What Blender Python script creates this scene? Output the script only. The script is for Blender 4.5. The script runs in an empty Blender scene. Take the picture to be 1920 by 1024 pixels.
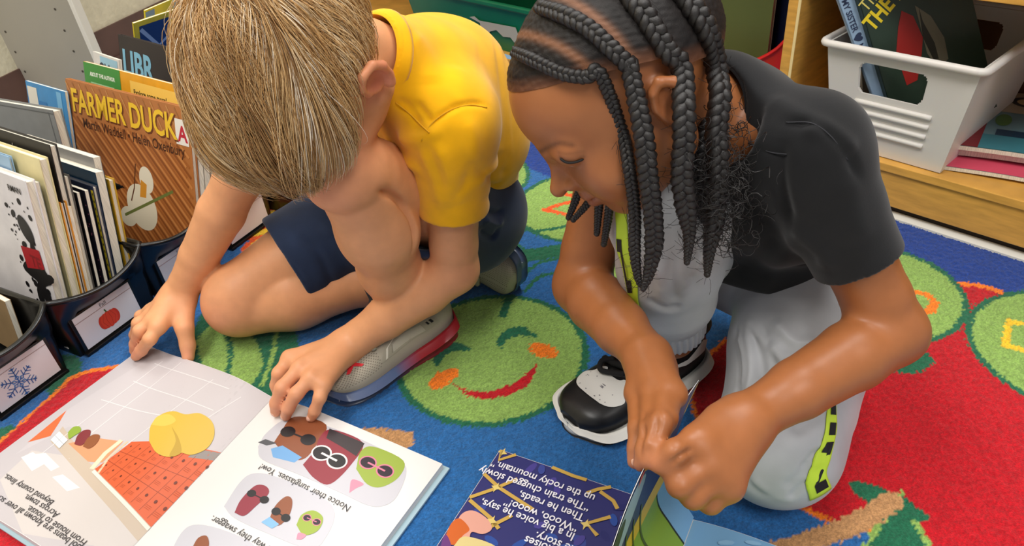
import bpy, math, random
import numpy as np
from mathutils import Vector, geometry
rng = np.random.default_rng(7)
random.seed(7)
SC = bpy.context.scene
COLL = SC.collection

# ------------------------------------------------------------------ camera model (metres, z up)
FPX, PITCH, ROLL, CAMZ = 1350.0, math.radians(35.5), math.radians(-6.0), 0.65
CAM = np.array([0, 0, CAMZ])
_cp, _sp, _cr, _sr = math.cos(PITCH), math.sin(PITCH), math.cos(ROLL), math.sin(ROLL)
FWD = np.array([0, _cp, -_sp])
_R0, _U0 = np.array([1., 0, 0]), np.array([0, _sp, _cp])
RGT, UPV = _R0 * _cr + _U0 * _sr, -_R0 * _sr + _U0 * _cr
def ray(x, y): return FWD + ((x - 960) / FPX) * RGT - ((y - 512) / FPX) * UPV
def P(x, y, z=0.0):                       # point at height z seen at a pixel of the photograph
    d = ray(x, y); return CAM + d * ((z - CAMZ) / d[2])
def D(x, y, dist): return CAM + ray(x, y) * dist
def depth_of(X): return float((np.asarray(X) - CAM) @ FWD)
def proj(X):
    q = np.atleast_2d(X) - CAM; w = q @ FWD
    return np.c_[960 + FPX * (q @ RGT) / w, 512 - FPX * (q @ UPV) / w]
def onplane(x, y, A, n):
    d = ray(x, y); return CAM + d * (((A - CAM) @ n) / (d @ n))
def cam2w(x, y, z): 
    v = x * RGT + y * UPV - z * FWD; return v / np.linalg.norm(v)
def nrm(v): v = np.asarray(v, float); return v / max(np.linalg.norm(v), 1e-12)
def V3(*a): return np.array(a, float)
def lerp(a, b, t): return a + (b - a) * t
def bez(pts, n):                          # Catmull-Rom through points
    p = np.asarray(pts, float); p = np.vstack([2 * p[0] - p[1], p, 2 * p[-1] - p[-2]])
    out = []; m = len(p) - 3
    for t in np.linspace(0, m, n):
        i = min(int(t), m - 1); u = t - i; a, b, c, d = p[i:i + 4]
        out.append(.5 * (2 * b + (c - a) * u + (2 * a - 5 * b + 4 * c - d) * u * u + (3 * b - a - 3 * c + d) * u ** 3))
    return np.array(out)

# ------------------------------------------------------------------ colours and materials
def lin(c):
    if isinstance(c, str):
        c = c.lstrip('#'); c = [int(c[i:i + 2], 16) / 255 for i in (0, 2, 4)]
    return tuple(x / 12.92 if x <= .04045 else ((x + .055) / 1.055) ** 2.4 for x in c)
def lin4(c): return lin(c) + (1.0,)
MATS = {}
def mat(name, color='#808080', rough=.5, spec=.5, attr=None, noise=None, bump=None, sss=0, sheen=0, coat=0, metal=0, sub=None, weave=None):
    if name in MATS: return MATS[name]
    m = bpy.data.materials.new(name); m.use_nodes = True
    nt = m.node_tree; N = nt.nodes; L = nt.links; b = N['Principled BSDF']
    b.inputs['Roughness'].default_value = rough; b.inputs['Specular IOR Level'].default_value = spec
    b.inputs['Metallic'].default_value = metal
    if sss:
        b.inputs['Subsurface Weight'].default_value = sss; b.inputs['Subsurface Radius'].default_value = sub or (.9, .35, .2)
        b.inputs['Subsurface Scale'].default_value = .006
    if sheen: b.inputs['Sheen Weight'].default_value = sheen; b.inputs['Sheen Roughness'].default_value = .5
    if coat: b.inputs['Coat Weight'].default_value = coat; b.inputs['Coat Roughness'].default_value = .15
    if attr:
        a = N.new('ShaderNodeVertexColor'); a.layer_name = attr; src = a.outputs['Color']
    else:
        a = N.new('ShaderNodeRGB'); a.outputs[0].default_value = lin4(color); src = a.outputs[0]
    tc = N.new('ShaderNodeTexCoord')
    if noise:                               # (scale, low, high[, stretch]) multiplies the colour
        n = N.new('ShaderNodeTexNoise'); n.inputs['Scale'].default_value = noise[0]; n.inputs['Detail'].default_value = 4
        if len(noise) > 3:
            mp = N.new('ShaderNodeMapping'); mp.inputs['Scale'].default_value = noise[3]
            L.new(tc.outputs['Object'], mp.inputs['Vector']); L.new(mp.outputs[0], n.inputs['Vector'])
        else: L.new(tc.outputs['Object'], n.inputs['Vector'])
        r = N.new('ShaderNodeMapRange'); r.inputs['From Min'].default_value = .3; r.inputs['From Max'].default_value = .7
        r.inputs['To Min'].default_value = noise[1]; r.inputs['To Max'].default_value = noise[2]
        L.new(n.outputs['Fac'], r.inputs['Value'])
        mx = N.new('ShaderNodeVectorMath'); mx.operation = 'SCALE'
        L.new(src, mx.inputs[0]); L.new(r.outputs[0], mx.inputs['Scale']); src = mx.outputs[0]
    L.new(src, b.inputs['Base Color'])
    if bump:                                # (scale, strength, distance)
        n = N.new('ShaderNodeTexNoise'); n.inputs['Scale'].default_value = bump[0]; n.inputs['Detail'].default_value = 3
        L.new(tc.outputs['Object'], n.inputs['Vector'])
        bp = N.new('ShaderNodeBump'); bp.inputs['Strength'].default_value = bump[1]; bp.inputs['Distance'].default_value = bump[2]
        L.new(n.outputs['Fac'], bp.inputs['Height']); L.new(bp.outputs[0], b.inputs['Normal'])
    MATS[name] = m; return m

# ------------------------------------------------------------------ objects
def empty(name, loc, label, cat, group=None):
    o = bpy.data.objects.new(name, None); COLL.objects.link(o); o.location = loc; o.empty_display_size = .05
    o['label'] = label; o['category'] = cat
    if group: o['group'] = group
    return o
def tag(o, label=None, cat=None, group=None, kind=None):
    if label: o['label'] = label
    if cat: o['category'] = cat
    if group: o['group'] = group
    if kind: o['kind'] = kind
    return o
def mesh(name, V, F, material, parent=None, smooth=True, fm=None, vcol=None, ccol=None, attr='Col'):
    """one mesh object; V in world space; F an (n,4)/(n,3) array or a list of polygons"""
    V = np.asarray(V, np.float32); loc = np.zeros(3)
    me = bpy.data.meshes.new(name)
    root = parent
    if parent is not None:
        loc = np.zeros(3); q = parent
        while q is not None: loc = loc + np.array(q.location); q = q.parent
    Vl = V - loc
    if isinstance(F, np.ndarray):
        k = F.shape[1]; me.vertices.add(len(V)); me.vertices.foreach_set('co', np.ascontiguousarray(Vl, np.float32).ravel())
        me.loops.add(F.size); me.loops.foreach_set('vertex_index', np.ascontiguousarray(F, np.int32).ravel())
        me.polygons.add(len(F)); me.polygons.foreach_set('loop_start', np.arange(0, F.size, k, dtype=np.int32))
        me.update(calc_edges=True)
    else:
        me.from_pydata([tuple(v) for v in Vl.tolist()], [], [tuple(int(i) for i in f) for f in F]); me.update()
    if smooth: me.polygons.foreach_set('use_smooth', np.ones(len(me.polygons), bool))
    for m in (material if isinstance(material, (list, tuple)) else [material]): me.materials.append(m)
    if fm is not None: me.polygons.foreach_set('material_index', np.asarray(fm, np.int32))
    if vcol is not None:
        a = me.color_attributes.new(attr, 'FLOAT_COLOR', 'POINT'); c = np.ones((len(V), 4), np.float32); c[:, :3] = vcol
        a.data.foreach_set('color', c.ravel())
    if ccol is not None:                    # one colour per face
        a = me.color_attributes.new(attr, 'FLOAT_COLOR', 'CORNER'); tot = np.zeros(len(me.polygons), np.int32)
        me.polygons.foreach_get('loop_total', tot); c = np.ones((len(me.loops), 4), np.float32); c[:, :3] = np.repeat(np.asarray(ccol, np.float32), tot, axis=0)
        a.data.foreach_set('color', c.ravel())
    o = bpy.data.objects.new(name, me); COLL.objects.link(o)
    if parent is not None: o.parent = parent
    return o
class MB:
    """collects simple shapes into one mesh"""
    def __init__(s): s.V, s.F, s.C, s.M, s.n = [], [], [], [], 0
    def add(s, V, F, col=None, m=0):
        V = np.asarray(V, float); s.V.append(V)
        for f in F: s.F.append([i + s.n for i in f]); s.C.append(col); s.M.append(m)
        s.n += len(V); return s
    def box(s, o, ax, ay, az, col=None, m=0):          # corner o and three edge vectors
        o, ax, ay, az = [np.asarray(q, float) for q in (o, ax, ay, az)]
        V = [o + ax * i + ay * j + az * k for k in (0, 1) for j in (0, 1) for i in (0, 1)]
        F = [(0, 2, 3, 1), (4, 5, 7, 6), (0, 1, 5, 4), (2, 6, 7, 3), (0, 4, 6, 2), (1, 3, 7, 5)]
        if np.dot(np.cross(ax, ay), az) < 0: F = [f[::-1] for f in F]
        return s.add(V, F, col, m)
    def tube(s, pts, rad, seg=8, col=None, m=0, caps=True, flat=None):
        pts = np.asarray(pts, float); n = len(pts); rad = np.broadcast_to(np.asarray(rad, float), (n,))
        T = np.gradient(pts, axis=0); T /= np.maximum(np.linalg.norm(T, axis=1)[:, None], 1e-9)
        a = np.cross(T[0], [0, 0, 1.]); 
        if np.linalg.norm(a) < 1e-3: a = np.cross(T[0], [0, 1., 0])
        a = nrm(a); V = []
        for i in range(n):
            a = nrm(a - T[i] * (a @ T[i])); b = np.cross(T[i], a)
            for k in range(seg):
                t = 2 * math.pi * k / seg; V.append(pts[i] + rad[i] * (math.cos(t) * a + math.sin(t) * b))
        F = [(i * seg + k, i * seg + (k + 1) % seg, (i + 1) * seg + (k + 1) % seg, (i + 1) * seg + k) for i in range(n - 1) for k in range(seg)]
        if caps: F += [tuple(range(seg))[::-1], tuple(range((n - 1) * seg, n * seg))]
        return s.add(V, F, col, m)
    def grid(s, G, col=None, m=0, flip=False, closed=False):   # G (a,b,3)
        G = np.asarray(G, float); a, b = G.shape[:2]; F = []
        for i in range(a - 1):
            for j in range(b if closed else b - 1):
                k = (j + 1) % b
                f = (i * b + j, (i + 1) * b + j, (i + 1) * b + k, i * b + k); F.append(f[::-1] if flip else f)
        return s.add(G.reshape(-1, 3), F, col, m)
    def ball(s, c, r, seg=12, rings=8, col=None, m=0, ax=None):
        r = np.broadcast_to(np.asarray(r, float), (3,)); ax = np.eye(3) if ax is None else np.asarray(ax)
        G = []
        for i in range(rings + 1):
            t = math.pi * i / rings
            G.append([np.asarray(c) + (np.array([math.sin(t) * math.cos(2 * math.pi * j / seg), math.sin(t) * math.sin(2 * math.pi * j / seg), math.cos(t)]) * r) @ ax for j in range(seg)])
        return s.grid(G, col, m, closed=True)
    def build(s, name, material, parent=None, smooth=False, bevel=0, attr='Col'):
        V = np.vstack(s.V); cc = None
        if s.C[0] is not None: cc = [lin(c) if isinstance(c, str) else c for c in s.C]
        o = mesh(name, V, s.F, material, parent, smooth, fm=s.M, ccol=cc, attr=attr)
        if bevel:
            b = o.modifiers.new('edge', 'BEVEL'); b.width = bevel; b.segments = 2; b.limit_method = 'ANGLE'
        return o

# ------------------------------------------------------------------ sculpting with distance fields
class Sculpt:
    def __init__(s, h): s.h, s.prims = h, []
    def cone(s, a, b, r1, r2, k=.01, op='add'):
        a, b = np.asarray(a, float), np.asarray(b, float); R = max(r1, r2)
        lo, hi = np.minimum(a, b) - R, np.maximum(a, b) + R
        def f(X):
            ab = b - a; L2 = max(ab @ ab, 1e-12); pa = X - a
            t = np.clip((pa @ ab.astype(np.float32)) / L2, 0, 1); q = pa - t[..., None] * ab.astype(np.float32)
            return np.sqrt((q * q).sum(-1)) - (r1 + (r2 - r1) * t)
        s.prims.append((lo, hi, f, k, op)); return s
    def chain(s, pts, rad, k=.01, op='add', joint=None):
        for i in range(len(pts) - 1): s.cone(pts[i], pts[i + 1], rad[i], rad[i + 1], k if i == 0 else (joint if joint is not None else min(k, .005)), op)
        return s
    def ell(s, c, r, ax=None, k=.01, op='add'):        # ax rows = axes
        c = np.asarray(c, float); r = np.broadcast_to(np.asarray(r, float), (3,)).astype(np.float32); A = np.eye(3) if ax is None else np.asarray(ax, float)
        e = np.sqrt(((A * r[:, None]) ** 2).sum(0)); lo, hi = c - e, c + e
        def f(X):
            p = (X - c.astype(np.float32)) @ A.T.astype(np.float32); k0 = np.sqrt(((p / r) ** 2).sum(-1)); k1 = np.sqrt(((p / (r * r)) ** 2).sum(-1))
            return k0 * (k0 - 1) / np.maximum(k1, 1e-6)
        s.prims.append((lo, hi, f, k, op)); return s
    def slab(s, c, n, lo, hi, k=.004, op='sub', within=None):    # half space (points with (X-c).n > 0), limited to a box; within=(center,radius)
        c, n = np.asarray(c, float), nrm(n)
        def f(X):
            d = -((X - c.astype(np.float32)) @ n.astype(np.float32))
            if within is not None: d = np.maximum(d, np.sqrt(((X - np.asarray(within[0], np.float32)) ** 2).sum(-1)) - within[1])
            return d
        s.prims.append((np.asarray(lo, float), np.asarray(hi, float), f, k, op)); return s
    def merge(s, T, k=.003):                # add another sculpture as one finished piece
        add = [p for p in T.prims if p[4] == 'add']; lo = np.min([p[0] for p in add], 0); hi = np.max([p[1] for p in add], 0)
        def f(X):
            A = np.full(X.shape[:-1], 1.0, np.float32); xl, xh = X.reshape(-1, 3).min(0), X.reshape(-1, 3).max(0)
            for plo, phi, g, kk, op in T.prims:
                pad = kk + .012
                if np.any(plo - pad > xh) or np.any(phi + pad < xl): continue
                d = g(X)
                if op == 'add': hh = np.maximum(kk - np.abs(A - d), 0) / max(kk, 1e-6); A = np.minimum(A, d) - hh * hh * kk * .25
                else: d = -d; hh = np.maximum(kk - np.abs(A - d), 0) / max(kk, 1e-6); A = np.maximum(A, d) + hh * hh * kk * .25
            return A
        s.prims.append((lo - .004, hi + .004, f, k, 'add')); return s
    def field(s):
        add = [p for p in s.prims if p[4] == 'add']
        lo = np.min([p[0] for p in add], 0) - 4 * s.h; hi = np.max([p[1] for p in add], 0) + 4 * s.h
        n = np.ceil((hi - lo) / s.h).astype(int) + 1; A = np.full(n, 1.0, np.float32)
        for plo, phi, f, k, op in s.prims:
            pad = max(k, 0) + 3 * s.h
            i0 = np.clip(np.floor((plo - pad - lo) / s.h).astype(int), 0, n); i1 = np.clip(np.ceil((phi + pad - lo) / s.h).astype(int) + 1, 0, n)
            if np.any(i1 <= i0): continue
            ax = [(lo[d] + s.h * np.arange(i0[d], i1[d])).astype(np.float32) for d in range(3)]
            sl = tuple(slice(i0[d], i1[d]) for d in range(3)); step = max(1, int(3e6 // max(1, (len(ax[1]) * len(ax[2])))))
            for a in range(0, len(ax[0]), step):
                X = np.stack(np.meshgrid(ax[0][a:a + step], ax[1], ax[2], indexing='ij'), -1); d = f(X)
                t = (slice(i0[0] + a, i0[0] + a + X.shape[0]),) + sl[1:]
                old = A[t]
                if op == 'add':
                    if k > 0: hh = np.maximum(k - np.abs(old - d), 0) / k; A[t] = np.minimum(old, d) - hh * hh * k * .25
                    else: A[t] = np.minimum(old, d)
                else:
                    d = -d
                    if k > 0: hh = np.maximum(k - np.abs(old - d), 0) / k; A[t] = np.maximum(old, d) + hh * hh * k * .25
                    else: A[t] = np.maximum(old, d)
        return A, lo
    def surface(s, smooth=2, floor=None):
        A, lo = s.field(); n = A.shape
        if floor is not None:              # keep everything above a height
            z = lo[2] + s.h * np.arange(n[2]); A = np.maximum(A, (floor - z).astype(np.float32)[None, None, :])
        I = A < 0
        c = np.zeros(tuple(np.array(n) - 1), np.int8)
        for dx in (0, 1):
            for dy in (0, 1):
                for dz in (0, 1): c += I[dx:n[0] - 1 + dx, dy:n[1] - 1 + dy, dz:n[2] - 1 + dz]
        act = (c > 0) & (c < 8); idx = np.argwhere(act); vid = np.full(act.shape, -1, np.int32); vid[act] = np.arange(len(idx))
        corner = {}
        for dx in (0, 1):
            for dy in (0, 1):
                for dz in (0, 1): corner[dx, dy, dz] = A[idx[:, 0] + dx, idx[:, 1] + dy, idx[:, 2] + dz]
        acc = np.zeros((len(idx), 3)); cnt = np.zeros(len(idx))
        for ka in corner:
            for d in range(3):
                if ka[d]: continue
                kb = list(ka); kb[d] = 1; kb = tuple(kb); a, b = corner[ka], corner[kb]; m = (a < 0) != (b < 0)
                t = np.where(m, a / np.where(m, a - b, 1), 0); p = np.tile(np.array(ka, float), (len(idx), 1)); p[:, d] += t
                acc[m] += p[m]; cnt[m] += 1
        V = lo + s.h * (idx + acc / np.maximum(cnt, 1)[:, None])
        Fs = []
        for d in range(3):
            e, g = [(1, 2), (2, 0), (0, 1)][d]
            a = [slice(1, -1)] * 3; a[d] = slice(0, -1); b = [slice(1, -1)] * 3; b[d] = slice(1, None)
            sa, sb = I[tuple(a)], I[tuple(b)]; q = np.argwhere(sa != sb)
            if not len(q): continue
            inside = sa[tuple(q.T)]; base = q.copy(); 
            for w in range(3):
                if w != d: base[:, w] += 1
            def cell(de, dg):
                z = base.copy(); z[:, e] += de; z[:, g] += dg; return vid[z[:, 0], z[:, 1], z[:, 2]]
            quad = np.stack([cell(-1, -1), cell(0, -1), cell(0, 0), cell(-1, 0)], 1)
            quad[~inside] = quad[~inside][:, ::-1]; Fs.append(quad)
        F = np.vstack(Fs); F = F[(F >= 0).all(1)]
        for _ in range(smooth):
            V = relax(V, F, .5)
        return V, F
def relax(V, F, w):
    k = F.shape[1]; acc = np.zeros_like(V); cnt = np.zeros(len(V))
    for i in range(k):
        a, b = F[:, i], F[:, (i + 1) % k]
        for d in range(3):
            acc[:, d] += np.bincount(a, V[b, d], len(V)) + np.bincount(b, V[a, d], len(V))
        cnt += np.bincount(a, minlength=len(V)) + np.bincount(b, minlength=len(V))
    m = cnt > 0; out = V.copy(); out[m] = V[m] * (1 - w) + w * acc[m] / cnt[m][:, None]; return out
def normals(V, F):
    n = np.cross(V[F[:, 2]] - V[F[:, 0]], V[F[:, -1]] - V[F[:, 1]]); out = np.zeros_like(V)
    for i in range(F.shape[1]):
        for d in range(3): out[:, d] += np.bincount(F[:, i], n[:, d], len(V))
    return out / np.maximum(np.linalg.norm(out, axis=1)[:, None], 1e-12)
def seg_dist(X, pts):                      # distance of points to a polyline, and the parameter along it
    best = np.full(len(X), 9.0); par = np.zeros(len(X)); L = 0
    pts = np.asarray(pts, float); tot = max(np.linalg.norm(np.diff(pts, axis=0), axis=1).sum(), 1e-9)
    for a, b in zip(pts[:-1], pts[1:]):
        ab = b - a; l = np.linalg.norm(ab); t = np.clip(((X - a) @ ab) / max(l * l, 1e-12), 0, 1); d = np.linalg.norm(X - a - t[:, None] * ab, axis=1)
        m = d < best; best[m] = d[m]; par[m] = (L + t[m] * l) / tot; L += l
    return best, par
def surf_pts(V, N, px, off=0.0):                    # points of a surface under given pixels (front-most)
    q = proj(V); dep = (V - CAM) @ FWD; front = (N * (CAM - V)).sum(1) > 0; out = []
    for x, y in px:
        d2 = (q[:, 0] - x) ** 2 + (q[:, 1] - y) ** 2; c = np.where(front & (d2 < 64))[0]
        if not len(c): c = np.where(front)[0]; c = c[np.argsort(d2[c])[:4]]
        near = dep[c].min(); c = c[dep[c] < near + .01]; i_ = c[np.argmin(d2[c])]; out.append(V[i_] + N[i_] * off)
    return np.array(out)
def crease(V, N, pts, width, amount):      # push a soft ridge (+) or furrow (-) along a polyline into V
    pts = bez(pts, max(8, len(pts) * 4)); lo, hi = pts.min(0) - 4 * width, pts.max(0) + 4 * width
    m = np.where(((V > lo) & (V < hi)).all(1))[0]
    d, t = seg_dist(V[m], pts); fade = np.minimum(1, np.minimum(t, 1 - t) * 5 + .15)
    V[m] += N[m] * (amount * fade * np.exp(-(d / width) ** 2))[:, None]
def noise3(X, scale, seed=0):
    r = np.random.default_rng(seed); out = np.zeros(len(X))
    for _ in range(10):
        k = r.normal(size=3); k = k / np.linalg.norm(k) * scale * r.uniform(.6, 1.5); out += np.sin(X @ k + r.uniform(0, 6.28))
    return out / 4.0

# ------------------------------------------------------------------ printed matter: flat art mapped on a surface
class Sheet:
    """polygons and lettering laid on a surface S(u,v) -> point; one mesh for pictures, one for text"""
    def __init__(s, S, lift=.00025, step=None, dl=1.2e-5): s.dl = dl; s.S, s.lift, s.step, s.layer, s.art, s.txt = S, lift, step, 0, MB(), MB()
    def _map(s, uv, L):
        uv = np.asarray(uv, float); e = 1e-4; p = np.array([s.S(u, v) for u, v in uv])
        du = np.array([s.S(u + e, v) for u, v in uv]) - p; dv = np.array([s.S(u, v + e) for u, v in uv]) - p
        n = np.cross(du, dv); n /= np.maximum(np.linalg.norm(n, axis=1)[:, None], 1e-15); return p + n * L
    def poly(s, uv, col, same=False, up=0):
        if not same: s.layer += 1
        uv = [(float(a), float(b)) for a, b in uv]
        tri = [list(t) for t in geometry.tessellate_polygon([[Vector((a, b, 0)) for a, b in uv]])]
        pts = [np.array(q) for q in uv]
        if s.step:
            cache = {}; work = tri; tri = []
            while work:
                t = work.pop(); e = [np.linalg.norm(pts[t[i]] - pts[t[(i + 1) % 3]]) for i in range(3)]; i = int(np.argmax(e))
                if e[i] < s.step: tri.append(t); continue
                a, b, c = t[i], t[(i + 1) % 3], t[(i + 2) % 3]; key = (min(a, b), max(a, b))
                if key not in cache: cache[key] = len(pts); pts.append((pts[a] + pts[b]) / 2)
                m = cache[key]; work += [[a, m, c], [m, b, c]]
        P2 = np.array(pts); F = []
        for t in tri:
            a, b, c = P2[t[0]], P2[t[1]], P2[t[2]]
            F.append(t if (b[0] - a[0]) * (c[1] - a[1]) - (b[1] - a[1]) * (c[0] - a[0]) > 0 else t[::-1])
        s.art.add(s._map(P2, s.lift + s.dl * (s.layer + up)), F, lin(col) if isinstance(col, str) else col); return s
    def soft(s, uv, col):                   # the same outline rounded off
        return s.poly([tuple(q[:2]) for q in bez([(a, b, 0) for a, b in list(uv) + [uv[0]]], len(uv) * 5 + 1)[:-1]], col)
    def rect(s, u0, v0, u1, v1, col): return s.poly([(u0, v0), (u1, v0), (u1, v1), (u0, v1)], col)
    def ell(s, u, v, a, b, col, ang=0, n=28, part=(0, 1)):
        c, d = math.cos(ang), math.sin(ang); T = np.linspace(part[0], part[1], n, endpoint=part != (0, 1)) * 2 * math.pi
        return s.poly([(u + a * math.cos(t) * c - b * math.sin(t) * d, v + a * math.cos(t) * d + b * math.sin(t) * c) for t in T], col)
    def line(s, pts, w, col, same=False):
        if len(pts) < 2: return s
        p = np.asarray(pts, float); T = np.gradient(p, axis=0); T /= np.maximum(np.linalg.norm(T, axis=1)[:, None], 1e-12); Nn = np.c_[-T[:, 1], T[:, 0]] * w / 2
        for i in range(len(p) - 1): s.poly([p[i] + Nn[i], p[i] - Nn[i], p[i + 1] - Nn[i + 1], p[i + 1] + Nn[i + 1]], col, same=True, up=2)
        return s
    def rrect(s, u0, v0, u1, v1, r, col, wob=0):
        pts = []
        for cx, cy, a0 in ((u1 - r, v1 - r, 0), (u0 + r, v1 - r, 90), (u0 + r, v0 + r, 180), (u1 - r, v0 + r, 270)):
            for k in range(6):
                t = math.radians(a0 + 18 * k); pts.append((cx + r * math.cos(t) + random.uniform(-wob, wob), cy + r * math.sin(t) + random.uniform(-wob, wob)))
        return s.poly(pts, col)
    def text(s, body, u, v, size, col, ang=0, align='LEFT', bold=0, width=1.0, shear=0):
        cu = bpy.data.curves.new('lettering', 'FONT'); cu.body = body; cu.size = size; cu.align_x = align; cu.offset = bold * size; cu.resolution_u = 3; cu.shear = shear
        ob = bpy.data.objects.new('lettering', cu); COLL.objects.link(ob); bpy.context.view_layer.update()
        me = ob.to_mesh(); n = len(me.vertices)
        if n:
            co = np.zeros(n * 3, np.float32); me.vertices.foreach_get('co', co); co = co.reshape(-1, 3)[:, :2] * [width, 1]
            F = [tuple(p.vertices) for p in me.polygons]; c, d = math.cos(ang), math.sin(ang)
            uv = np.c_[u + co[:, 0] * c - co[:, 1] * d, v + co[:, 0] * d + co[:, 1] * c]
            s.txt.add(s._map(uv, s.lift + s.dl * (s.layer + 5)), F, lin(col) if isinstance(col, str) else col)
        ob.to_mesh_clear(); bpy.data.objects.remove(ob); bpy.data.curves.remove(cu); return s
    def build(s, parent, art='printed_picture', txt='printed_lettering', rough=.4):
        m = mat('print_%.2f' % rough, rough=rough, spec=.4, attr='Col')
        if s.art.n: s.art.build(art, m, parent)
        if s.txt.n: s.txt.build(txt, m, parent)
def flat(o, ax, ay):                        # a flat sheet: origin, unit-less axes
    o, ax, ay = [np.asarray(q, float) for q in (o, ax, ay)]
    return lambda u, v: o + ax * u + ay * v
# ------------------------------------------------------------------ the room
def structure(o): o['kind'] = 'structure'; return o
mb = MB(); mb.box((-2.2, -1.6, -.03), (5.0, 0, 0), (0, 5.4, 0), (0, 0, .026))
structure(mb.build('floor', mat('pale_vinyl_floor', '#cfccc4', rough=.35, noise=(9, .92, 1.05), bump=(300, .05, .001))))
WA, WD = V3(-1.249, 1.868, 0), nrm(V3(.183, .622, 0)); WN = V3(WD[1], -WD[0], 0)      # left wall and its normal into the room
mb = MB(); mb.box(WA - WD * 3.0 - WN * .1, WD * 5.5, -WN * .1 * -1, V3(0, 0, 2.7))
structure(mb.build('wall_left', mat('cream_plaster', '#d9d0b4', rough=.8, noise=(30, .9, 1.06), bump=(60, .5, .004))))
mb = MB(); mb.box(WA - WD * 3.0, WD * 5.5, WN * .006, V3(0, 0, .098)); mb.box(WA - WD * 3.0, WD * 5.5, WN * .014, V3(0, 0, .012))
structure(mb.build('baseboard_left', mat('brown_rubber', '#5a4038', rough=.55, noise=(14, .85, 1.15))))
# white side panel of a bookshelf by the wall
pf = V3(math.cos(math.radians(-16)), math.sin(math.radians(-16)), 0); pn = V3(pf[1], -pf[0], 0); PA = P(57, 195, 0)
sp = empty('shelf_panel', PA, 'pale grey shelf side panel with peg holes and a white edge, by the wall', 'shelf')
lam = mat('grey_laminate', '#a9a294', rough=.5, noise=(5, .95, 1.04))
mb = MB(); mb.box(PA, pf * .262, -pn * .018, V3(0, 0, .9)); mb.build('side_panel', lam, sp, bevel=.001)
mb = MB(); mb.box(PA + pf * .2605, pf * .012, -pn * .026 , V3(0, 0, .9)); mb.build('edge_strip', mat('white_edge', '#e9e3d6', rough=.5), sp, bevel=.001)
mb = MB()
for x in (.035, .215):
    for k in range(14):
        c = PA + pf * x + pn * .0006 + V3(0, 0, .09 + .052 * k); mb.add([c + (pf * math.cos(a) + V3(0, 0, 1) * math.sin(a)) * .0032 for a in np.linspace(0, 6.28, 10, endpoint=False)], [tuple(range(10))])
mb.build('peg_hole', mat('hole_dark', '#4d463d', rough=.9), sp)['kind'] = 'stuff'
# ------------------------------------------------------------------ the wooden bookcase on the right
CA_, CU, CN = P(1652, 402, 0), V3(.645, -.764, 0), V3(.764, .645, 0)
def bc(t, d, z): return CA_ + CU * t + CN * d + V3(0, 0, z)
wood = mat('birch_ply', '#d9a24c', rough=.45, spec=.4, noise=(22, .84, 1.12, (1, 1, 6)), coat=.15)
dwood = mat('dark_back_board', '#6b4526', rough=.6, noise=(20, .8, 1.15))
ply = mat('ply_edge', '#caa060', rough=.6, noise=(160, .72, 1.2, (.2, .2, 5)))
case = empty('bookcase', bc(-.4, .17, 0), 'low birch plywood bookcase with a white bin and picture books on its bottom shelf', 'bookcase')
T0, T1, DP = -1.75, .75, .34
def cbox(name, m, t0, t1, d0, d1, z0, z1, bv=.0012):
    mb = MB(); mb.box(bc(t0, d0, z0), CU * (t1 - t0), CN * (d1 - d0), V3(0, 0, z1 - z0)); return mb.build(name, m, case, bevel=bv)
cbox('plinth', mat('painted_gap_shade', '#2a2019', rough=.8), T0, T1, .018, DP, .0, .016, 0)  # dark block standing in for the shade of the gap under the case
cbox('base_rail', wood, T0, T1, .004, .024, .016, .0745)
cbox('bottom_shelf', wood, T0, T1, .0, DP, .0745, .088)
cbox('upper_shelf', wood, -.186, T1, .0, DP, .343, .362); cbox('upper_shelf', wood, T0, -.207, .0, DP, .44, .459)
cbox('side_panel', wood, -.207, -.186, .0, DP, .088, .80)
cbox('side_panel', wood, T0, T0 + .02, .0, DP, .088, .80); cbox('side_panel', wood, T1 - .02, T1, .0, DP, .088, .80)
cbox('back_board', dwood, T0, T1, DP, DP + .008, .0, .80); cbox('top_board', wood, T0, T1, .0, DP, .80, .82)
# pale strip of bare floor edging along the case
mb = MB(); mb.box(bc(T0, -.004, -.004), CU * (T1 - T0), CN * .021, V3(0, 0, .0065)); structure(mb.build('trim_1', mat('white_strip', '#e6e4dc', rough=.4)))
# ------------------------------------------------------------------ the rug
def P2(x, y): return P(x, y, 0)[:2]
RX = np.arange(-1.12, 1.35, .0026); RY = np.arange(.12, 2.0, .0026)
GX, GY = np.meshgrid(RX, RY, indexing='ij'); XY = np.stack([GX.ravel(), GY.ravel()], 1)
JX = XY + rng.normal(size=XY.shape) * .0012                     # tufts of neighbouring colours mix at an edge
BLUE, DBLUE, GRN, DGRN, RED, ORG, YEL, TAN, ORR = [np.array(lin(c)) for c in ('#28639f', '#163b8a', '#88aa55', '#1f6446', '#b6101d', '#ee7a1c', '#f0c12c', '#b98a5c', '#e8571c')]
RC = np.tile(BLUE, (len(XY), 1))
def inpoly(pts):
    p = np.array([P2(*q) for q in pts]); x, y = JX[:, 0], JX[:, 1]; m = np.zeros(len(x), bool); j = len(p) - 1
    for i in range(len(p)):
        c = ((p[i, 1] > y) != (p[j, 1] > y)) & (x < (p[j, 0] - p[i, 0]) * (y - p[i, 1]) / (p[j, 1] - p[i, 1] + 1e-12) + p[i, 0]); m ^= c; j = i
    return m
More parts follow.
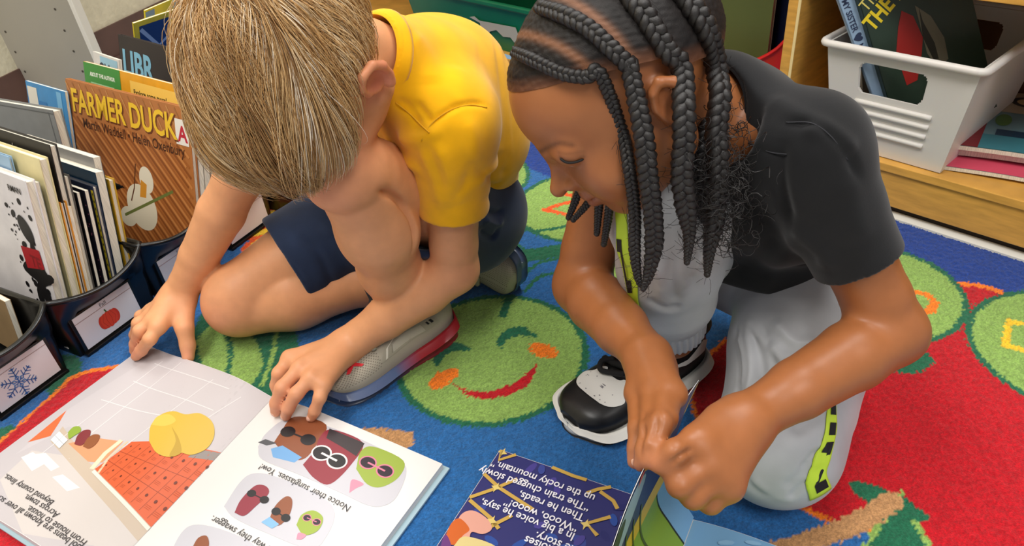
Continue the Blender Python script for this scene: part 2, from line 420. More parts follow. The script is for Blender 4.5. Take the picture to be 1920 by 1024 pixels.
def stroke(pts, w, closed=False):
    q = bez([np.r_[P2(*a), 0] for a in pts], len(pts) * 8)[:, :2]; out = np.full(len(JX), 9.0); lo, hi = q.min(0) - w * 2, q.max(0) + w * 2
    m = np.where(((JX > lo) & (JX < hi)).all(1))[0]
    for a, b in zip(q[:-1], q[1:]):
        ab = b - a; t = np.clip((JX[m] - a) @ ab / max(ab @ ab, 1e-12), 0, 1); out[m] = np.minimum(out[m], np.linalg.norm(JX[m] - a - t[:, None] * ab, axis=1))
    return out < w / 2
def straight(pts, w):
    out = np.zeros(len(JX), bool)
    for a, b in zip(pts[:-1], pts[1:]): out |= stroke([a, ((a[0] + b[0]) / 2, (a[1] + b[1]) / 2), b], w)
    return out
def disc(c, r): return np.linalg.norm(JX - np.asarray(c), axis=1) < r
def blob(pts): 
    q = bez([(*a, 0) for a in list(pts) + [pts[0]]], len(pts) * 6)[:, :2]; return inpoly([tuple(a) for a in q[:-1]])
def oval(cx, cy, ax, ay, ang):
    c = P2(cx, cy); ca, sa = math.cos(ang), math.sin(ang); d = JX - c; return ((d[:, 0] * ca + d[:, 1] * sa) / ax) ** 2 + ((-d[:, 0] * sa + d[:, 1] * ca) / ay) ** 2 < 1
def paint(m, c): RC[m] = c
def letter_circle(c, r, ring=.008): paint(disc(c, r), DGRN); paint(disc(c, r - ring), GRN)
# dark blue border beside the bookcase, and the field beyond
s_ = (JX - CA_[:2]) @ -CN[:2]
paint(s_ < .235, DBLUE)
# big red apple on the right
APC = np.array(P2(1640, 720)); 
paint(blob([(1290, 730), (1330, 660), (1450, 580), (1600, 540), (1780, 528), (1900, 555), (2150, 700), (2250, 950), (2050, 1200), (1800, 1180), (1640, 1010), (1560, 985), (1490, 950), (1380, 900), (1310, 800)]), ORG)
paint(blob([(1296, 730), (1336, 665), (1450, 588), (1600, 548), (1780, 535), (1900, 562), (2140, 705), (2240, 950), (2045, 1190), (1800, 1170), (1645, 1000), (1563, 975), (1495, 942), (1385, 892), (1317, 796)]), RED)
paint(blob([(1690, 650), (1735, 660), (1750, 682), (1715, 700), (1660, 690)]), DGRN)
letter_circle(np.array([.5035, .7793]), .1166); letter_circle(np.array([.6832, .6212]), .1236)
paint(stroke([(1735, 586), (1752, 570), (1738, 553), (1716, 548)], .010), ORG); paint(stroke([(1718, 584), (1750, 583)], .010), ORG)
paint(straight([(1940, 612), (1893, 602), (1884, 648), (1935, 660)], .009), YEL)
# little tree and branch on the red
paint(inpoly([(1690, 920), (1598, 1050), (1765, 1050)]), GRN); paint(inpoly([(1688, 935), (1612, 1050), (1750, 1050)]), DGRN)
paint(oval(1664, 940, .038, .014, math.radians(-42)), DGRN); paint(stroke([(1460, 1032), (1540, 1008), (1620, 975), (1672, 938)], .022), TAN)
# caterpillar of letter circles with its smiling head
letter_circle(np.array([.1383, 1.0946]), .1228); letter_circle(np.array([-.066, 1.240]), .121); letter_circle(np.array([.1832, .8503]), .118)
paint(straight([(1044, 360), (1092, 372), (1020, 393), (1063, 402)], .0095), ORR)
paint(oval(1012, 476, .085, .018, math.radians(8)), DGRN)
for st in ([(960, 420), (985, 432), (1030, 430), (1060, 424)], [(965, 540), (1000, 500), (1040, 486), (1085, 480)], [(955, 392), (950, 440), (985, 470)], [(985, 545), (1010, 520), (1035, 512)]): paint(stroke(st, .008), DGRN)
fc = np.array([-.039, .7296]); letter_circle(fc, .131, .009)
paint(stroke([(958, 556), (950, 568), (944, 590)], .012), DGRN)
paint(blob([(812, 682), (815, 660), (835, 645), (862, 644), (886, 656), (860, 658), (838, 664), (822, 686)]), DGRN); paint(blob([(930, 648), (938, 628), (958, 615), (985, 615), (1008, 632), (980, 630), (955, 636), (938, 652)]), DGRN)
paint(blob([(803, 722), (812, 706), (835, 693), (858, 692), (854, 708), (833, 724), (812, 731)]), ORG); paint(blob([(988, 652), (1000, 643), (1025, 646), (1046, 660), (1036, 671), (1010, 668)]), ORG)
paint(inpoly([(850, 720), (880, 734), (920, 735), (960, 722), (990, 700), (1010, 678), (1005, 700), (985, 727), (950, 744), (910, 749), (875, 742)]), RED)
# fruit shapes on the left, flower, red field
paint(blob([(350, 640), (392, 575), (470, 560), (540, 600), (560, 660), (520, 740), (440, 760), (380, 720)]), DGRN)
paint(blob([(366, 640), (400, 605), (440, 600), (480, 640), (492, 690), (450, 735), (390, 705)]), GRN); paint(stroke([(420, 610), (432, 655), (425, 720)], .007), DGRN); paint(stroke([(520, 620), (510, 670), (492, 720)], .006), GRN)
paint(blob([(80, 705), (112, 668), (148, 672), (150, 700), (118, 735), (92, 742)]), DGRN); paint(blob([(-60, 860), (-10, 808), (30, 800), (20, 830), (-40, 880)]), DGRN)
paint(inpoly([(-60, 900), (0, 826), (40, 790), (75, 758), (106, 731), (134, 703), (170, 692), (235, 682), (360, 760), (260, 920), (0, 1200), (-200, 1150)]), ORG)
paint(inpoly([(-60, 905), (0, 830), (42, 794), (78, 761), (109, 735), (137, 709), (172, 698), (235, 688), (360, 766), (260, 920), (0, 1200), (-200, 1150)]), RED)
fl = np.array(P2(548, 424))
paint(blob([(490, 388), (560, 366), (600, 372), (640, 400), (600, 440), (500, 420)]), DGRN)
for k in range(12):
    a = k * 2 * math.pi / 12 + .2; c = fl + .058 * np.array([math.cos(a), math.sin(a)]); d = JX - c; u_ = d @ [math.cos(a), math.sin(a)]; v_ = d @ [-math.sin(a), math.cos(a)]
    paint((u_ / .042) ** 2 + (v_ / .021) ** 2 < 1, ORR)
for k in range(12):
    a = k * 2 * math.pi / 12 + .2; c = fl + .054 * np.array([math.cos(a), math.sin(a)]); d = JX - c; u_ = d @ [math.cos(a), math.sin(a)]; v_ = d @ [-math.sin(a), math.cos(a)]
    paint((u_ / .032) ** 2 + (v_ / .010) ** 2 < 1, YEL)
paint(disc(fl, .022), ORR)
paint(blob([(680, 800), (740, 806), (775, 815), (765, 840), (700, 850), (660, 830)]), TAN)
tuft = .80 + .42 * rng.random(len(XY)); RC = np.clip(RC * tuft[:, None], 0, 1)
a, b = GX.shape; idx = np.arange(a * b).reshape(a, b); F = np.stack([idx[:-1, :-1], idx[1:, :-1], idx[1:, 1:], idx[:-1, 1:]], -1).reshape(-1, 4)
keep = ((XY - CA_[:2]) @ -CN[:2] > .0035) & ((XY - WA[:2]) @ WN[:2] > .05); F = F[keep[F].all(1)]
Z = rng.random(len(XY)) * .0016
rv = np.c_[XY, Z - .0008]
rug = mesh('rug', rv, F, mat('carpet_pile', rough=.95, spec=.1, attr='Col', sheen=.25, noise=(520, .72, 1.25), bump=(900, .5, .002)), vcol=RC)
tag(rug, 'blue classroom rug with a smiling green caterpillar, letter circles and a big red apple', 'rug')
# ------------------------------------------------------------------ book bins on the left
A2, U2, V2 = V3(-.633, .813, 0), V3(.501, .866, 0), V3(-.866, .501, 0)
gloss_black = mat('black_plastic', '#0d0d0d', rough=.28, spec=.5, noise=(14, .8, 1.3))
def book_bin(label, cat, o, u, v, wid, dep, zf, zb, m, group=None, bulge=.030, dip=.014, name='book_bin', th=.004, zlab=.066, ramp=1.2, dpow=1.2):
    """tapering bin: o = front left bottom corner, u along the front, v to the back"""
    root = empty(name, o + u * wid / 2 + v * dep / 2, label, cat, group); z = V3(0, 0, 1); n = 25
    def front(s, h):                        # s 0..1 across, h 0..1 up
        top = zf - dip * max(0, math.sin(math.pi * s)) ** dpow; zz = top * h; k = max(0, (zz - zlab) / (zf - zlab)) if zf > zlab else 0
        ex = .012 * h
        return o + u * (s * (wid + 2 * ex) - ex) - v * (bulge * min(1, k * 1.15) * math.sin(math.pi * s) ** .8 + .012 * h * (1 if k else .3)) + z * zz
    def loop(h, ins=0.0, zoff=0.0):
        pts = [front(i / (n - 1), h) for i in range(n)]
        fr, fl = pts[-1], pts[0]; m_ = 10; ex = .012 * h
        br, bl = o + u * (wid + ex) + v * dep, o - u * ex + v * dep
        def hz(t): return o[2] + lerp(zf, zb, t ** ramp) * h
        pts += [V3(*(lerp(fr, br, i / m_)[:2]), hz(i / m_)) for i in range(1, m_ + 1)]
        pts += [V3(*(lerp(br, bl, i / m_)[:2]), o[2] + zb * h) for i in range(1, m_ + 1)]
        pts += [V3(*(lerp(bl, fl, i / m_)[:2]), hz(1 - i / m_)) for i in range(1, m_)]
        pts = np.array(pts); c = o + u * wid / 2 + v * dep / 2
        if ins:
            d = c[:2] - pts[:, :2]; d /= np.linalg.norm(d, axis=1)[:, None]; pts[:, :2] += d * ins
        pts[:, 2] += zoff; return pts
    hs = (0, .02, .2, .4, .55, .65, .75, .85, .95, 1.0)
    G = [loop(h) for h in hs] + [loop(1, -.004, .0005), loop(1, -.004, .004), loop(1, .002, .005), loop(1, .006, .002)] + [loop(h, .006) for h in hs[::-1][1:-1]] + [loop(0, .006, .004)]
    mb = MB(); G = np.array(G); mb.grid(G, closed=True); k = G.shape[1]; mb.add(G[0], [tuple(range(k))[::-1]]); mb.add(G[-1], [tuple(range(k))])
    mb.build('bin_body', m, root, smooth=True)
    return root, front
bins = {}
for key, al, wid, what in (('winter', -.140, .118, 'black book bin with a snowflake card, nearest the camera'), ('fall', .002, .134, 'black book bin with a pumpkin card marked Fall'), ('spring', .150, .116, 'black book bin with a pink blossom card, holding the duck book'), ('far', .290, .116, 'black book bin behind the boy\'s arm, beyond the blossom bin'), ('last', .430, .12, 'black bin holding yellow-bordered magazines, at the far end of the row')):
    bins[key] = book_bin(what, 'book bin', A2 + U2 * al, U2, V2, wid, .27, .108, .100, gloss_black, 'black book bins along the rug')
def card(key, al0, al1, z0=.008, z1=.063):
    root = bins[key][0]; o = A2 + U2 * al0 - V2 * .0062 + V3(0, 0, z0); W_, H_ = al1 - al0, z1 - z0
    mb = MB(); mb.box(o - U2 * .005 - V3(0, 0, .005), U2 * (W_ + .010), V2 * .006, V3(0, 0, H_ + .008)); mb.box(o - U2 * .007 - V3(0, 0, .008) - V2 * .006, U2 * (W_ + .014), V2 * .012, V3(0, 0, .005)); mb.build('card_holder', gloss_black, root, bevel=.0008)
    mb = MB(); mb.box(o - V2 * .0008, U2 * W_, V2 * .0008, V3(0, 0, H_)); pc = mb.build('label_card', mat('white_card', '#dcdadd', rough=.35), root)
    return pc, Sheet(flat(o - V2 * .0009, U2, V3(0, 0, 1)), lift=.0003), W_, H_
pc, sh, W_, H_ = card('fall', .013, .108)
sh.line([(0, H_ - .010), (W_, H_ - .010)], .0006, '#8c5a4a'); sh.text('Fall', W_ * .44, H_ - .0085, .0085, '#4a4a4c')
for dx, rx in ((-.010, .007), (.010, .007), (-.0055, .008), (.0055, .008), (0, .007)): sh.ell(W_ * .49 + dx, H_ * .40, rx, .0135 - abs(dx) * .2, '#d8452c' if abs(dx) < .007 else '#c93d28')
for dx in (-.0105, -.004, .004, .0105): sh.line([(W_ * .49 + dx * .5, H_ * .40 + .0125), (W_ * .49 + dx, H_ * .40), (W_ * .49 + dx * .5, H_ * .40 - .012)], .0005, '#a8301f')
sh.poly([(W_ * .485, H_ * .62), (W_ * .47, H_ * .72), (W_ * .49, H_ * .74), (W_ * .505, H_ * .63)], '#3d6b35'); sh.build(pc, 'card_picture', 'card_lettering')
pc, sh, W_, H_ = card('winter', -.120, -.032)
sh.line([(0, H_ - .007), (W_, H_ - .007)], .0006, '#9a7a72'); cx, cy = W_ * .42, H_ * .43
for k in range(6):
    a = k * math.pi / 3 + .52; d = np.array([math.cos(a), math.sin(a)]); q = np.array([-d[1], d[0]]); c = np.array([cx, cy]); R_ = .0225
    sh.line([c, c + d * R_], .0013, '#2f5f9e')
    for f_, l_ in ((.45, .30), (.68, .26), (.88, .16)):
        for sgn in (-1, 1): sh.line([c + d * R_ * f_, c + d * R_ * (f_ + l_ * .6) + q * sgn * R_ * l_], .0011, '#2f5f9e')
    sh.poly([c + d * .002, c + d * .0065 + q * .0032, c + d * .011, c + d * .0065 - q * .0032], '#3f7ab8')
    sh.poly([c + d * .004, c + d * .0065 + q * .0013, c + d * .009, c + d * .0065 - q * .0013], '#dcdadd'); sh.poly([c + d * (R_ - .001) - q * .0016, c + d * (R_ - .0026), c + d * (R_ - .001) + q * .0016, c + d * (R_ + .0012)], '#2f5f9e')
sh.build(pc, 'card_picture', 'card_lettering')
pc, sh, W_, H_ = card('spring', .163, .254)
sh.line([(0, H_ - .009), (W_, H_ - .009)], .0006, '#9a6a72'); sh.text('Spring', W_ * .40, H_ - .008, .0075, '#55545a')
for fx, fy, r_ in ((.42, .42, .0080), (.62, .48, .0075), (.56, .70, .0062), (.84, .62, .0035), (.42, .12, .0028)):
    for k in range(5): a = k * 2 * math.pi / 5 + fx * 9; sh.ell(W_ * fx + r_ * .62 * math.cos(a), H_ * fy + r_ * .62 * math.sin(a), r_ * .55, r_ * .42, '#b0568f' if k % 2 else '#c06aa0', ang=a, n=12)
    sh.ell(W_ * fx, H_ * fy, r_ * .24, r_ * .24, '#f3dfe8', n=10)
for fx in (.45, .6): sh.line([(W_ * .5, H_ * .05), (W_ * fx, H_ * .32)], .0007, '#77727a')
sh.build(pc, 'card_picture', 'card_lettering')
pc, sh, W_, H_ = card('far', .302, .394); sh.line([(0, H_ - .009), (W_, H_ - .009)], .0006, '#9a6a72'); sh.build(pc, 'card_picture', 'card_lettering')
# ------------------------------------------------------------------ books
paper = mat('book_paper', '#e8e0cd', rough=.8, noise=(900, .78, 1.1, (1, 1, .03)))
BK = []
def book(label, tl, tr, zb, th, color, back=None, spine=False, pages='R', group=None, rough=.35, thin=.0014, name='picture_book', cat='book', nrm_away=None, extra=None):
    """upright or leaning book seen cover first; tl, tr top corners of the cover; zb height of its foot"""
    tl, tr = np.asarray(tl, float), np.asarray(tr, float); h = tr - tl; W_ = np.linalg.norm(h); h = h / W_
    dn = V3(0, 0, -1) if extra is None else nrm(extra); dn = nrm(dn - h * (dn @ h)); H_ = (tl[2] - zb) / max(-dn[2], .2)
    aw = np.cross(h, dn); aw = aw if aw @ FWD > 0 else -aw     # into the book, away from the viewer
    root = empty(name, tl + h * W_ / 2 + dn * H_ + aw * th / 2, label, cat, group)
    m = mat('cover_' + color.strip('#') + ('r%02d' % int(rough * 100)), color, rough=rough, noise=(25, .88, 1.08))
    mb = MB(); mb.box(tl, h * W_, dn * H_, aw * thin); mb.box(tl + aw * (th - thin), h * W_, dn * H_, aw * thin)
    if spine != 'R': mb.box(tl, h * thin, dn * H_, aw * th)
    else: mb.box(tr - h * thin, h * thin, dn * H_, aw * th)
    mb.build('cover', m, root, bevel=.0004)
    ins = .003 if thin > .001 else .0004
    mb = MB(); o = tl + aw * thin + dn * ins + (h * thin if spine != 'R' else h * ins); mb.box(o, h * (W_ - ins - thin), dn * (H_ - 2 * ins), aw * max(th - 2 * thin, .0006)); mb.build('pages', paper, root)
    sheet = Sheet(flat(tl - aw * .0001, h, -dn), lift=.0003)     # u along the top edge, v up (0 at the top edge)
    return root, sheet, W_, H_
LEAN = lambda deg: -U2 * math.sin(math.radians(deg)) - V3(0, 0, math.cos(math.radians(deg)))
BD = -V2; BF = -U2               # the run of the covers
def bin_book(label, px, wid, th, color, vin=.012, zb=.012, rot=-.10, lean=13, **k):
    X = onplane(px[0], px[1], A2 + V2 * vin, V2); d = V3(BD[0] * math.cos(rot) - BD[1] * math.sin(rot), BD[0] * math.sin(rot) + BD[1] * math.cos(rot), 0)
    return book(label, X - d * wid, X, zb, th, color, group=k.pop('group', 'books in the Fall bin'), extra=LEAN(lean), **k)
r, sh, W_, H_ = bin_book('white hardcover with black and red ink splats, foremost in the Fall bin', (47, 340), .20, .012, '#e4dedd', rough=.3)
for k in range(46):
    u = random.uniform(W_ * .62, W_ * .95); v = -random.uniform(.03, H_ * .9); s_ = random.choice((.0012, .002, .003, .005)); sh.ell(u, v, s_ * random.uniform(.7, 1.5), s_, '#121012', ang=random.uniform(0, 3), n=10)
sh.poly([(W_ * .86 + (.026 + .014 * math.sin(5 * a) + .006 * math.sin(11 * a)) * math.cos(a), -.150 + (.046 + .014 * math.sin(5 * a + 1) + .008 * math.sin(9 * a)) * math.sin(a)) for a in np.linspace(0, 6.28, 60, endpoint=False)], '#121012')
sh.ell(W_ * .84, -.075, .014, .022, '#121012', ang=.6); sh.poly([(W_ * .70, -.105), (W_ * .95, -.100), (W_ * .965, -.128), (W_ * .72, -.138)], '#a51420'); sh.text('TE', W_ * .80, -.130, .024, '#7d0f18', bold=.03); sh.text('RMAN', W_ * .74, -.022, .012, '#1a1718', bold=.02); sh.build(r)
r, sh, W_, H_ = bin_book('grey and green patterned paperback just behind the ink-splat book', (65, 343), .19, .006, '#8c9088', thin=.0008)
for k in range(26): sh.ell(W_ * random.uniform(.5, .98), -random.uniform(.01, .2), .006, .003, random.choice(('#5f6b58', '#c9c7b4', '#4a4f4c', '#a9b09a')), ang=random.uniform(0, 3), n=8)
sh.build(r)
r, sh, W_, H_ = bin_book('pale blue hardcover sticking up by the cream book', (15, 294), .17, .005, '#8fb0cc', zb=.02, vin=.075); sh.build(r)
r, sh, W_, H_ = bin_book('tall cream coloured hardcover in the Fall bin', (72, 298), .21, .012, '#dccf9c', rough=.5); sh.build(r)
r, sh, W_, H_ = bin_book('black worn picture book with frayed white pages', (92, 272), .23, .010, '#1d1a1a', rough=.5)
for k in range(10): sh.line([(W_ * (.30 + .05 * k), -.035 - .002 * k), (W_ * (.32 + .05 * k), -.030 - .004 * random.random())], .0018, '#77706a')
for k in range(4): sh.line([(W_ * .52, -.03 - .014 * k), (W_ * .56, -.014 - .014 * k)], .0015, '#b8b0a6')
sh.build(r)
r, sh, W_, H_ = bin_book('orange paperback with a cream strip, low in the Fall bin', (112, 380), .17, .009, '#d98c1e'); sh.build(r)
r, sh, W_, H_ = bin_book('grey-brown book with a dark picture, beside the orange one', (119, 330), .19, .008, '#4d4843'); sh.rect(W_ * .55, -.12, W_ * .80, -.006, '#a2968a'); sh.text('ii', W_ * .66, -.035, .025, '#5b544d', bold=.03); sh.build(r)
r, sh, W_, H_ = bin_book('slim cream booklet between the orange and black books', (126, 388), .16, .006, '#cbb489', thin=.0006); sh.build(r)
r, sh, W_, H_ = bin_book('slim black book with white edges, first of the pair', (143, 362), .17, .005, '#17171b', thin=.0007); sh.build(r)
r, sh, W_, H_ = bin_book('slim black book with pink dots, behind its plain twin', (158, 358), .17, .006, '#26222c', thin=.0007)
for k in range(18): sh.ell(W_ - .012 * random.random() - .002, -.02 - .17 * random.random(), .0012, .0012, '#b8657c', n=6)
sh.build(r)
r, sh, W_, H_ = bin_book('navy paperback with a yellow spotted edge', (173, 350), .18, .007, '#2a3146'); sh.rect(W_ - .006, -.17, W_ - .0004, -.006, '#d8bf2e'); 
for k in range(14): sh.ell(W_ - .003, -.012 - .011 * k, .0014, .0025, '#3b3320', n=6)
sh.build(r)
r, sh, W_, H_ = bin_book('thick dark teal picture book with frayed corner', (178, 324), .21, .013, '#143246', thin=.0009); sh.build(r)
r, sh, W_, H_ = bin_book('yellow-spined hardcover at the back of the Fall bin', (203, 337), .16, .009, '#c79a1e'); sh.text('y', W_ * .93, -.045, .016, '#3a2f18'); sh.build(r)
r, sh, W_, H_ = bin_book('grey picture book with many white pages, behind the teal one', (174, 296), .2, .011, '#8d8a86', thin=.0008, vin=.03); sh.build(r)
X = P(98, 207, .255); r, sh, W_, H_ = book('large grey hardcover standing tallest at the back of the Fall bin', X - BD * .25, X, .02, .016, '#77797a', group='books in the Fall bin', extra=LEAN(11)); sh.line([(0, -.006), (W_, -.006)], .0015, '#55585a'); sh.line([(W_ - .012, -.15), (W_ - .012, -.004)], .0015, '#5d5f60'); sh.build(r)
X = P(121, 172, .245); Y = P(47, 151, .25); r, sh, W_, H_ = book('blue paperback with a small sticker, leaning behind the grey hardcover', Y, X, .02, .006, '#3f8fc9', thin=.0008, extra=LEAN(16))
sh.rect(.0, -.2, W_ * .5, -.03, '#2f7ab8'); sh.rect(.004, -.052, .034, -.008, '#e6e0d2'); sh.poly([(.05, -.045), (.075, -.07), (.082, -.14), (.055, -.16), (.03, -.10)], '#8c2325'); sh.rect(W_ * .78, -.2, W_ * .9, -.004, '#7db9df'); sh.build(r)
r, sh, W_, H_ = bin_book('tan paperback alone in the snowflake bin', (8, 566), .16, .008, '#9a7f5c', vin=.05, lean=10, zb=.02, group='books in the snowflake bin', thin=.0008); sh.build(r)
# the duck book and its neighbours
TL, TR = P(122, 147, .262), P(352, 203, .262); DLEAN = onplane(340, 397, A2 + V2 * .02, V2) - TR; DTL, DTR = TL, TR
r, sh, W_, H_ = book('brown ploughed-field picture book titled FARMER DUCK', TL, TR, .012, .009, '#b5713a', rough=.4, extra=DLEAN)
for k in range(22):
    x0 = W_ * (-.85 + .083 * k); cols_ = ('#8f4f24', '#c98448', '#a7622e')
    for j, o_ in enumerate((0, .010, .018)): sh.line([q for q in [(x0 + o_ + .26 * t, -.062 - .21 * t) for t in np.linspace(0, 1, 14)] if .002 < q[0] < W_ - .002 and q[1] > -H_ + .004], .0046, cols_[j])
for k in range(16):
    x0 = W_ * .06 * k; sh.line([(min(x0, W_ - .003), -.004), (min(x0 + .03, W_ - .003), -.05)], .0028, ('#c58a50', '#a2683a')[k % 2])
sh.text('FARMER DUCK', .014, -.055, .056, '#6b3413', bold=.035, width=.80); sh.layer += 2; sh.text('FARMER DUCK', .012, -.053, .056, '#f3c531', bold=.022, width=.80)
sh.text('Martin Waddell \u2022 Helen Oxenbury', .040, -.078, .0235, '#43210f', width=.88, bold=.012)
sh.rect(W_ - .036, -.060, W_ - .004, -.020, '#efe9df'); sh.text('A', W_ - .030, -.054, .034, '#c22a3c', bold=.03)
sh.line([(.19, -.115), (.178, -.16), (.165, -.185)], .003, '#5f3315')
bx, by = W_ * .56, -.190                                         # a plain white bird with a stick
sh.ell(bx, by, .044, .040, '#e7dfc6', ang=-.2); sh.ell(bx - .044, by - .026, .026, .018, '#e7dfc6', ang=.3); sh.ell(bx + .022, by + .052, .020, .023, '#ece5cf'); sh.poly([(bx + .006, by + .050), (bx - .002, by + .018), (bx + .016, by + .020), (bx + .022, by + .044)], '#d9942c')
sh.line([(bx - .055, by - .026), (bx + .01, by + .006), (bx + .095, by + .048)], .005, '#6f7a3c'); sh.build(r)
TL, TR = P(156, 115, .268), P(340, 162, .268)
r, sh, W_, H_ = book('green and orange paperback rising behind the duck book', TL, TR, .02, .007, '#e9a41a', thin=.0008, extra=DLEAN); sh.rect(0, -.12, W_ * .40, -.0, '#3f8f3c'); sh.text('ABOUT THE AUTHOR', .02, -.022, .0095, '#eef3e4', bold=.04, width=.9)
for k in range(3): sh.line([(.02, -.034 - .012 * k), (.10 - .01 * k, -.034 - .012 * k)], .002, '#a9cf9e')
sh.rect(W_ * .50, -.075, W_ * .99, -.012, '#f3c65a'); sh.text('Explore some more!', W_ * .53, -.034, .012, '#3c3218', bold=.03); sh.build(r)
TL, TR = P(174, 96, .265), P(222, 112, .265)
r, sh, W_, H_ = book('white book marked CH peeping out beside the dark library book', TL, TR, .05, .006, '#ded9d4', thin=.0008, extra=DLEAN); sh.rect(W_ * .28, -.1, W_ * .95, -.004, '#9cc8de'); sh.text('CH', W_ * .2, -.045, .042, '#1d2c44', bold=.02, width=.8); sh.build(r)
TL, TR = P(221, 64, .26), P(372, 104, .26)
r, sh, W_, H_ = book('dark brown book with big blue letters LIBR', TL, TR, .02, .009, '#2a2122', rough=.5, extra=DLEAN); sh.text('LIBR', .012, -.076, .070, '#7fb9d2', bold=.03, width=.92); sh.text('MO', .040, -.152, .070, '#7fb9d2', bold=.03, width=.92); sh.build(r)
TL, TR = P(250, 44, .27), P(352, 10, .27); lean = nrm(P(272, 76, .225) - TL)
r, sh, W_, H_ = book('yellow-bordered magazine with a dark blue cover, leaning in the far bin', TL, TR, .02, .004, '#e8d019', thin=.0006, name='magazine', cat='magazine', extra=lean, group='magazines in the far bin'); sh.rect(.012, -.2, W_ - .006, -.012, '#243a72'); sh.line([(.015, -.02), (.055, -.075), (.09, -.05), (.12, -.07)], .009, '#9fb6da'); sh.rect(W_ * .62, -.055, W_ * .84, -.020, '#e8d019'); sh.rect(W_ * .68, -.047, W_ * .78, -.028, '#243a72'); sh.build(r)
TL, TR = P(272, 20, .27), P(352, -14, .27)
r, sh, W_, H_ = book('yellow and pale blue magazine behind the dark blue one', TL, TR, .02, .004, '#e2cf2a', thin=.0006, name='magazine', cat='magazine', extra=lean, group='magazines in the far bin'); sh.rect(.0, -.05, W_ * .2, -.004, '#7e98c9'); sh.rect(W_ * .62, -.05, W_, -.002, '#a5d5cf'); sh.build(r)
# paperbacks whose white edges show beside the duck book
DD = nrm(DLEAN); DA = np.cross(nrm(DTR - DTL), DD); DA = DA if DA @ FWD > 0 else -DA
for k in range(3):
    X = DTR + DA * (.0105 + .0085 * k) + DD * (.022 + .012 * k) + nrm(DTR - DTL) * (.006 + .007 * k)
    book('white-edged paperback, %s behind the duck book' % ('first', 'second', 'third')[k], X - nrm(DTR - DTL) * .22, X, .015, .007, ('#d8d2c6', '#c9bfae', '#a99a8c')[k], thin=.0007, extra=DLEAN, group='paperbacks behind the duck book')
# ------------------------------------------------------------------ things in the bookcase
white_pl = mat('white_plastic', '#dedad5', rough=.38, spec=.45, sss=.05)
FL, FR, FB = P(1552, 78, .258), P(1843, 134, .258), P(1898, 18, .258)
bu = nrm(FR - FL); bv = V3(-bu[1], bu[0], 0); BW = np.linalg.norm(FR - FL); BDp = .285
tub = empty('storage_bin', (FL + FR) / 2 + bv * BDp / 2 - V3(0, 0, .17), 'white plastic bin with a handle slot, full of picture books on the bottom shelf', 'storage bin')
zb_, zt_ = .0895, .258
def tubp(s, d, h, off=0.0):                 # s across 0..1, d depth 0..1, h height 0..1; walls taper to the foot
    tp = .022 * (1 - h); return FL * [1, 1, 0] + bu * (tp + off + s * (BW - 2 * tp - 2 * off)) + bv * (tp + off + d * (BDp - 2 * tp - 2 * off)) + V3(0, 0, lerp(zb_, zt_, h))
def wall(a, b, holes, name):
    """one wall with thickness; a,b: corner maps (s,d) ; holes = rounded slot in wall coordinates"""
    (s0, d0), (s1, d1) = a, b; NX, NY = (121, 81) if holes else (21, 13); xs = np.linspace(0, 1, NX); ys = np.linspace(0, 1, NY); mb = MB()
    def inside(x, y):
        for (cx, cy, hw, hh, r_) in holes:
            qx, qy = max(abs(x - cx) - hw + r_, 0), max(abs(y - cy) / 1.3 - (hh / 1.3) + r_, 0)
            if math.hypot(qx, qy) < r_: return True
        return False
    O = np.array([[tubp(lerp(s0, s1, x), lerp(d0, d1, x), y, 0) for y in ys] for x in xs]); I = np.array([[tubp(lerp(s0, s1, x), lerp(d0, d1, x), y, .003) for y in ys] for x in xs])
    keep = np.array([[not inside((xs[i] + xs[i + 1]) / 2, (ys[j] + ys[j + 1]) / 2) for j in range(NY - 1)] for i in range(NX - 1)])
    idx = np.arange(NX * NY).reshape(NX, NY); n = NX * NY; V = np.vstack([O.reshape(-1, 3), I.reshape(-1, 3)]); F = []
    for i in range(NX - 1):
        for j in range(NY - 1):
            if keep[i, j]:
                q = (idx[i, j], idx[i + 1, j], idx[i + 1, j + 1], idx[i, j + 1]); F += [q, tuple(n + k for k in q[::-1])]
                for (di, dj, a_, b_) in ((-1, 0, q[3], q[0]), (1, 0, q[1], q[2]), (0, -1, q[0], q[1]), (0, 1, q[2], q[3])):
                    ii, jj = i + di, j + dj
                    if not (0 <= ii < NX - 1 and 0 <= jj < NY - 1) or not keep[ii, jj]: F.append((b_, a_, n + a_, n + b_))
    mb.add(V, F); return mb
mbx = MB()
def addw(m): mbx.add(np.vstack(m.V), m.F)
addw(wall((0, 0), (1, 0), [(.47, .73, .235, .145, .05)], 'f')); addw(wall((1, 0), (1, 1), [], 'r')); addw(wall((1, 1), (0, 1), [(.5, .74, .205, .13, .045)], 'b')); addw(wall((0, 1), (0, 0), [], 'l'))
mbx.box(tubp(0, 0, 0), tubp(1, 0, 0) - tubp(0, 0, 0), tubp(0, 1, 0) - tubp(0, 0, 0), V3(0, 0, .003)); mbx.build('bin_body', white_pl, tub)
mb = MB(); ring = []
for cx, cy, a0 in ((1, 0, -90), (1, 1, 0), (0, 1, 90), (0, 0, 180)):
    for k in range(6): t = math.radians(a0 + 18 * k); ring.append(FL * [1, 1, 0] + bu * (cx * BW + (.012 * math.cos(t) - .006 * (1 if cx else -1))) + bv * (cy * BDp + (.012 * math.sin(t) - .006 * (1 if cy else -1))) + V3(0, 0, zt_))
ring += ring[:2]; mb.tube(ring, .0058, 8, caps=False); mb.build('rim', white_pl, tub, smooth=True)
mb = MB()
for k in range(4):
    h = .50 - .095 * k; pts = [tubp(x, 0, h) - bv * .0005 for x in np.linspace(.22, .80, 12)]; mb.tube(pts, .0042, 8)
mb.build('raised_rib', white_pl, tub, smooth=True)['kind'] = 'stuff'
